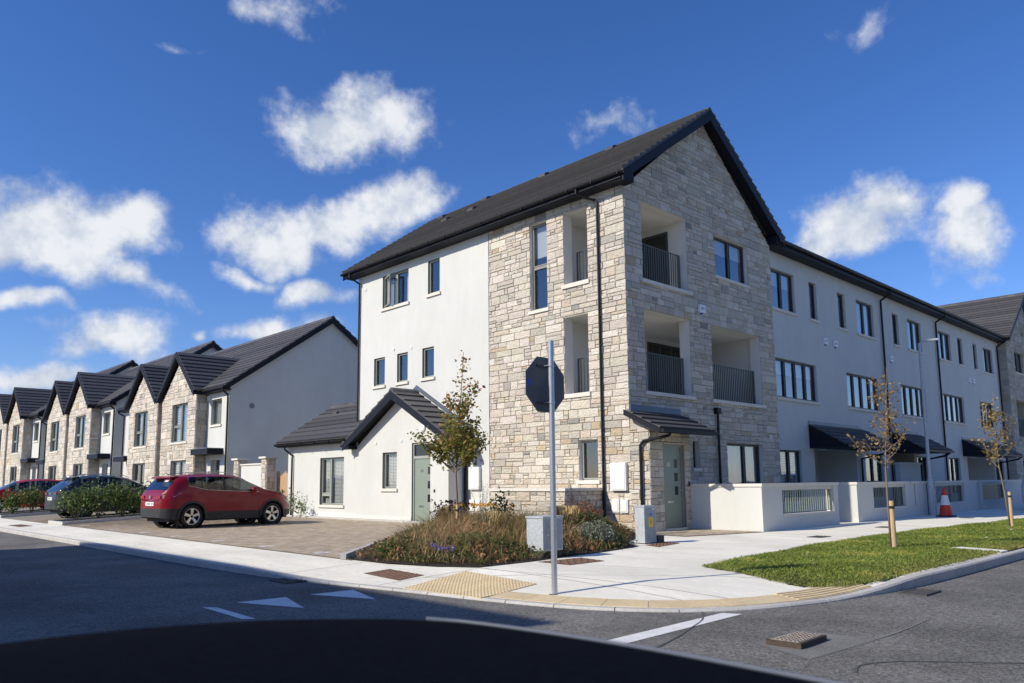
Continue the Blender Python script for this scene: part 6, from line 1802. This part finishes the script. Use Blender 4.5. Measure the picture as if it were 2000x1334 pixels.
    # wheels
    def wheel(x, s):
        y = s*(W/2-.115); axn = (0, s, 0)
        w = MB().lathe((x, y-s*.095, r_w), [(r_w*.68, 0), (r_w*.93, .0), (r_w, .03), (r_w, .165), (r_w*.93, .195), (r_w*.70, .20), (r_w*.69, .15)], axn, 30, cap=False).build('wheel', 'rubber', o, smooth=True)
        MB().lathe((x, y-s*.03, r_w), [(0, 0), (r_w*.66, 0)], axn, 24, cap=False).build('brake_disc', 'black', w)
        MB().lathe((x, y-s*.03, r_w), [(r_w*.63, .10), (r_w*.705, .135), (r_w*.705, .02)], axn, 30, cap=False).build('rim', wheel_face, w, smooth=True)
        for i in range(spokes):
            a = 2*math.pi*i/spokes+.3; u = Vector((math.cos(a), 0, math.sin(a))); t = Vector((-math.sin(a), 0, math.cos(a))); c = Vector((x, y, r_w)); n = Vector((0, s, 0))
            sp = MB(); R1, R0 = r_w*.67, r_w*.10; w0, w1 = r_w*.085, r_w*.135
            vs = [c+u*R0-t*w0+n*.075, c+u*R0+t*w0+n*.075, c+u*R1+t*w1+n*.098, c+u*R1-t*w1+n*.098, c+u*R0-t*w0+n*.04, c+u*R0+t*w0+n*.04, c+u*R1+t*w1+n*.05, c+u*R1-t*w1+n*.05]
            sp.add(vs, BOXF); sp.build('spoke', wheel_face, w)
        MB().lathe((x, y+s*.07, r_w), [(r_w*.13, 0), (r_w*.11, .012), (0, .014)], axn, 12, cap=False).build('hub_cap', 'iron_dark', w)
        # arch lining
        MB().lathe((x, s*(W/2-.33), r_w), [(ra, 0), (ra, .30)], axn, 28, cap=False).build('wheel_arch', 'rubber', o, fix=False)
        if clad:
            rg = MB(); n = 20; pr = None
            for i in range(n+1):
                a = -.12+(math.pi+.24)*i/n; u = Vector((math.cos(a), 0, math.sin(a))); c = Vector((x, 0, r_w))
                p0, p1 = c+u*(ra-.005), c+u*(ra+.055)
                y0_ = s*(half(min(L, max(0, p0.x)))+.030); y1_ = s*(half(min(L, max(0, p1.x)))+.022)
                cur = [Vector((p0.x, y0_, max(p0.z, .22))), Vector((p1.x, y1_, max(p1.z, .22))), Vector((p0.x, y0_-s*.06, max(p0.z, .22)))]
                if pr: rg.quad(pr[0], cur[0], cur[1], pr[1]); rg.quad(pr[2], cur[2], cur[0], pr[0])
                pr = cur
            rg.build('arch_trim', 'car_clad', o, fix=False, smooth=True)
    for x in ax:
        for s in (1, -1): wheel(x, s)
    yb = lambda x: half(x)
    # lamps
    def patch(nm, pts, m, off=.006, parent=None):
        """patch on the flank: (x, z) outline"""
        for s in (1, -1):
            mb = MB(); P = [Vector((x, s*(half(x)*.985+off), z)) for x, z in pts]
            mb.add(P, [tuple(range(len(P)))]); mb.build(nm, m, parent or o, fix=False)
    zl = Bl(.2)
    if lamps == 'white':
        patch('tail_light', [(.045, zl-.15), (.04, zl-.05), (.30, zl+.0), (.52, zl+.01), (.30, zl-.10)], 'lamp_clear', .012)
        patch('tail_light_red', [(.02, zl-.17), (.02, zl-.12), (.20, zl-.115), (.20, zl-.14)], 'lamp_red', .013)
    else:
        patch('tail_light', [(.03, zl-.17), (.03, zl-.03), (.30, zl-.0), (.46, zl-.05), (.28, zl-.16)], 'lamp_red', .012)
    for s in (1, -1):
        MB().box(-.006, .03, min(s*W*.24, s*W*.355), max(s*W*.24, s*W*.355), zl-.15, zl-.07).build('tail_light', 'lamp_red', o)
    MB().box(-.018, .0, -.26, .26, zl-.36, zl-.25).build('number_plate', 'white_plastic', o)
    k = MB()
    for i in range(7):
        if i in (2,): continue
        k.box(-.0195, -.0182, -.21+.06*i, -.175+.06*i, zl-.335, zl-.275)
    tag(k.build('plate_characters', 'grey_ink', o), kind='stuff')
    MB().lathe((-.004, 0, zl-.11), [(.05, 0), (.05, .012)], (-1, 0, 0), 16).build('badge', 'steel', o)
    patch('headlight', [(L-.52, .70), (L-.16, .62), (L-.12, .69), (L-.30, .77), (L-.55, .79)], 'lamp_clear', .008)
    patch('indicator', [(L-.14, .44), (L-.07, .44), (L-.07, .48), (L-.14, .48)], 'lamp_clear', .006)
    # shut lines, handles, mirrors, rails
    for x in (wins[0][1]-.02 if len(wins) < 3 else wins[1][0]+.02, wins[-1][0]-.05, wins[-1][1]+.03):
        zt_ = Bl(x)-.01; pts = [(x, .44+(zt_-.44)*i/6) for i in range(7)]
        for s in (1, -1):
            mb = MB()
            for (p, q) in zip(pts, pts[1:]):
                def Yy(z):
                    sec = section(x); zz = [c[1] for c in sec[1:5]]; yy = [c[0] for c in sec[1:5]]; return float(np.interp(z, zz, yy))
                mb.quad((x-.005, s*(Yy(p[1])+.002), p[1]), (x+.005, s*(Yy(p[1])+.002), p[1]), (x+.005, s*(Yy(q[1])+.002), q[1]), (x-.005, s*(Yy(q[1])+.002), q[1]))
            mb.build('shut_line', 'black', o, fix=False)
    for x in ((wins[0][1]+wins[0][0])/2+.15, wins[-1][0]+.12):
        for s in (1, -1): MB().box(x, x+.17, min(s*half(x)*.975, s*(half(x)*.975+.035)), max(s*half(x)*.975, s*(half(x)*.975+.035)), Bl(x)-.145, Bl(x)-.115).build('door_handle', paint, o)
    xm = wins[-1][1]-.16
    for s in (1, -1):
        y0_ = s*W*.46; m2 = MB(); c = Vector((xm, s*(W/2+.06), Bl(xm)+.07))
        m2.lathe(c, [(0, -.085), (.055, -.07), (.082, -.01), (.075, .05), (.0, .07)], (1, 0, 0), 12, cap=False); mo = m2.build('door_mirror', paint, o, smooth=True)
        MB().tube([(xm, s*W*.45, Bl(xm)+.0), tuple(c)], .022, 6).build('mirror_arm', 'black', mo)
    if rails:
        for s in (1, -1):
            pts = [(x, s*(section(x)[6][0]-.02), T(x)+.012+(.035 if .9 < x < ws[0]-.25 else .0)) for x in np.linspace(.75, ws[0]-.12, 9)]
            MB().tube(pts, .014, 6).build('roof_rail', 'steel', o, smooth=True)
    # spoiler and chrome window line
    xs0 = rw[1]-.10; MB().prism([(xs0, -W*.34, T(rw[1]+.12)-.055), (xs0+.26, -W*.34, T(rw[1]+.12)-.03), (xs0+.26, -W*.34, T(rw[1]+.14)+.006), (xs0+.02, -W*.34, T(rw[1]+.12)-.02)], (0, W*.68, 0)).build('spoiler', paint, o)
    for s in (1, -1):
        pts = [(x, s*(section(x)[4][0]+.004), Bl(x)+.004) for x in np.linspace(wins[0][0], wins[-1][1]+.05, 12)]
        MB().tube(pts, .007, 5).build('chrome_strip', 'steel', o)
    MB().tube([(.52, 0, T(.7)+.0), (.42, 0, T(.7)+.09)], [.012, .005], 6).build('aerial', 'black', o)
    if sticker:
        xa, xb_ = rw[0]+.16, rw[0]+.29
        MB().add([(xa, -.44, T(xa)+.006), (xa, -.22, T(xa)+.006), (xb_, -.22, T(xb_)+.006), (xb_, -.44, T(xb_)+.006)], [(0, 1, 2, 3)]).build('window_sticker', 'white_plastic', o, fix=False)
        xc = (xa+xb_)/2
        MB().add([(xc-.035, -.40, T(xc-.035)+.009), (xc-.035, -.27, T(xc-.035)+.009), (xc+.035, -.27, T(xc+.035)+.009), (xc+.035, -.40, T(xc+.035)+.009)], [(0, 1, 2, 3)]).build('sticker_print', 'pink', o, fix=False)
    o.location = loc; o.rotation_euler = (0, 0, heading)
    BASE[o.name] = Vector(loc)
    return o
def paint_mat(name, col, rough=.28, metal=.35):
    m = mat(name, col, rough, coat=.32, metal=metal, spec=.3); return m
paint_mat('paint_red', (.21, .004, .014), .32, .0); paint_mat('paint_grey', (.03, .035, .05), .3, .3); paint_mat('paint_red2', (.34, .008, .012), .3, 0); paint_mat('paint_white', (.72, .73, .74), .3, 0)
mat('car_clad', (.022, .023, .026), .6, var=.05); mat('pink', (.75, .10, .18), .6)
mat('lamp_clear', (.62, .62, .64), .12, coat=1.0, metal=.3); mat('lamp_red', (.38, .01, .012), .15, coat=1.0)
TOP1 = [(0, .78), (.02, .97), (.06, 1.06), (.12, 1.12), (.33, 1.42), (.40, 1.50), (.48, 1.535), (.9, 1.58), (1.5, 1.61), (2.0, 1.60), (2.4, 1.55), (2.62, 1.485), (3.32, 1.11), (3.5, 1.07), (3.9, 1.02), (4.15, .94), (4.30, .82), (4.38, .64)]
BELT1 = [(0, .93), (.3, 1.08), (.65, 1.24), (.95, 1.20), (1.25, 1.12), (2.0, 1.075), (2.8, 1.05), (3.25, 1.03), (3.6, 1.0), (4.38, .62)]
car('red_crossover', 'dark red crossover parked on the paving with its tailgate to the street', (8.16, 23.98, .012), R(5), 'paint_red', top=TOP1, belt=BELT1, r_w=.345, wins=[(.74, 1.14), (1.18, 1.84), (1.93, 2.98)], ws=(2.62, 3.30), rw=(.13, .36), sticker=True, cl_top=.47)
TOP2 = [(0, .82), (.03, .98), (.08, 1.05), (.14, 1.10), (.62, 1.50), (.75, 1.56), (1.1, 1.61), (1.6, 1.63), (2.1, 1.61), (2.5, 1.54), (2.7, 1.48), (3.45, 1.08), (3.6, 1.05), (4.1, 1.0), (4.35, .92), (4.46, .78), (4.5, .62)]
BELT2 = [(0, .95), (.3, 1.08), (.7, 1.16), (1.1, 1.12), (2.0, 1.06), (2.8, 1.03), (3.4, .99), (3.7, .95), (4.5, .60)]
car('grey_suv', 'dark grey sport utility car parked behind the laurel hedge', (7.78, 33.6, zdrive(10, 33.5)-.06), R(3), 'paint_grey', L=4.5, W=1.85, top=TOP2, belt=BELT2, r_w=.35, ro=.88, wb=2.67, wins=[(.72, 1.12), (1.16, 1.95), (2.05, 3.12)], ws=(2.7, 3.42), rw=(.15, .62), lamps='red', wheel_face='iron_dark')
TOP3 = [(0, .75), (.03, .95), (.07, 1.0), (.12, 1.05), (.36, 1.42), (.48, 1.52), (1.0, 1.57), (1.5, 1.58), (2.1, 1.53), (2.4, 1.46), (3.30, 1.0), (3.5, .96), (3.8, .90), (3.98, .78), (4.05, .6)]
BELT3 = [(0, .90), (.3, 1.0), (.8, 1.0), (2.0, .97), (3.2, .93), (3.5, .88), (4.05, .58)]
car('red_hatchback', 'bright red hatchback facing the street behind the far hedge', (11.15, 44.6, zdrive(10, 44.6)-.05), R(180), 'paint_red2', L=4.05, W=1.74, top=TOP3, belt=BELT3, r_w=.31, ro=.75, wb=2.52, wins=[(.45, .95), (1.0, 1.75), (1.84, 2.95)], ws=(2.4, 3.27), rw=(.13, .36), clad=False, lamps='red', rails=False)
car('white_car', 'white parked car just entering at the right edge of the photo', (34.9, 7.25, 0), R(0), 'paint_white', top=TOP1, belt=BELT1, wins=[(.62, 1.05), (1.09, 1.82), (1.92, 2.98)], ws=(2.55, 3.26), rw=(.15, .50), lamps='red', clad=False)
# dashboard of the car the picture was taken from
def dashboard():
    d = root('dashboard', 'matte black car dashboard filling the bottom edge of the photo', 'dashboard', (.4, .6, .9))
    E = catmull([(-.35, 1.30), (.0, 1.40), (.27, 1.42), (.45, 1.40), (.64, 1.32), (.81, 1.16), (.87, 1.04), (.91, .74), (.91, .50), (.90, .30), (.88, .0), (.84, -.4)], .05)
    zt = 1.02; mb = MB(); rows = []
    for p in E:
        row = []
        for t, z in ((1.0, zt-.14), (1.004, zt-.03), (.992, zt-.004), (.97, zt), (.85, zt+.004), (.70, zt-.004), (.55, zt-.03), (.50, zt-.16)):
            row.append(len(mb.v)); mb.v.append(Vector((p.x*t-.12*(1-t), p.y*t-.12*(1-t), z)))
        rows.append(row)
    for a, b in zip(rows, rows[1:]):
        for k in range(7): mb.f.append((a[k], b[k], b[k+1], a[k+1])); mb.c.append(None)
    mb.build('dash_top', 'dash', d, smooth=True, fix=False)
    i0 = min(range(len(E)), key=lambda i: (E[i]-Vector((.83, 1.12))).length)
    pts = [(p.x*1.012, p.y*1.012, zt-.006) for p in E[i0:]]
    MB().tube(pts, .0032, 6).build('windscreen_seal', 'seal', d, smooth=True)
mat('dash', (.0035, .005, .009), 1.0, spec=.02, var=.3, vscale=60); mat('seal', (.10, .12, .16), .5)
dashboard()

pt = root('potted_plant', 'pot of yellow flowers by the front door of the nearest stone-fronted house', 'plant', (14.45, 35.15, .35))
MB().lathe((14.45, 35.15, .35), [(.12, 0), (.17, .32), (.155, .32), (.14, .28)], Z, 16).build('pot', 'iron_dark', pt)
q_ = rng.normal(size=(320, 3))*np.array([.15, .15, .22])+np.array([14.45, 35.15, 1.0])
soup('foliage', leaves(q_, .08), np.where(rng.random((320, 1)) < .55, pick([(.55, .48, .06), (.6, .5, .1)], 320), pick([(.14, .2, .04)], 320)), 'leaf', pt, 4)
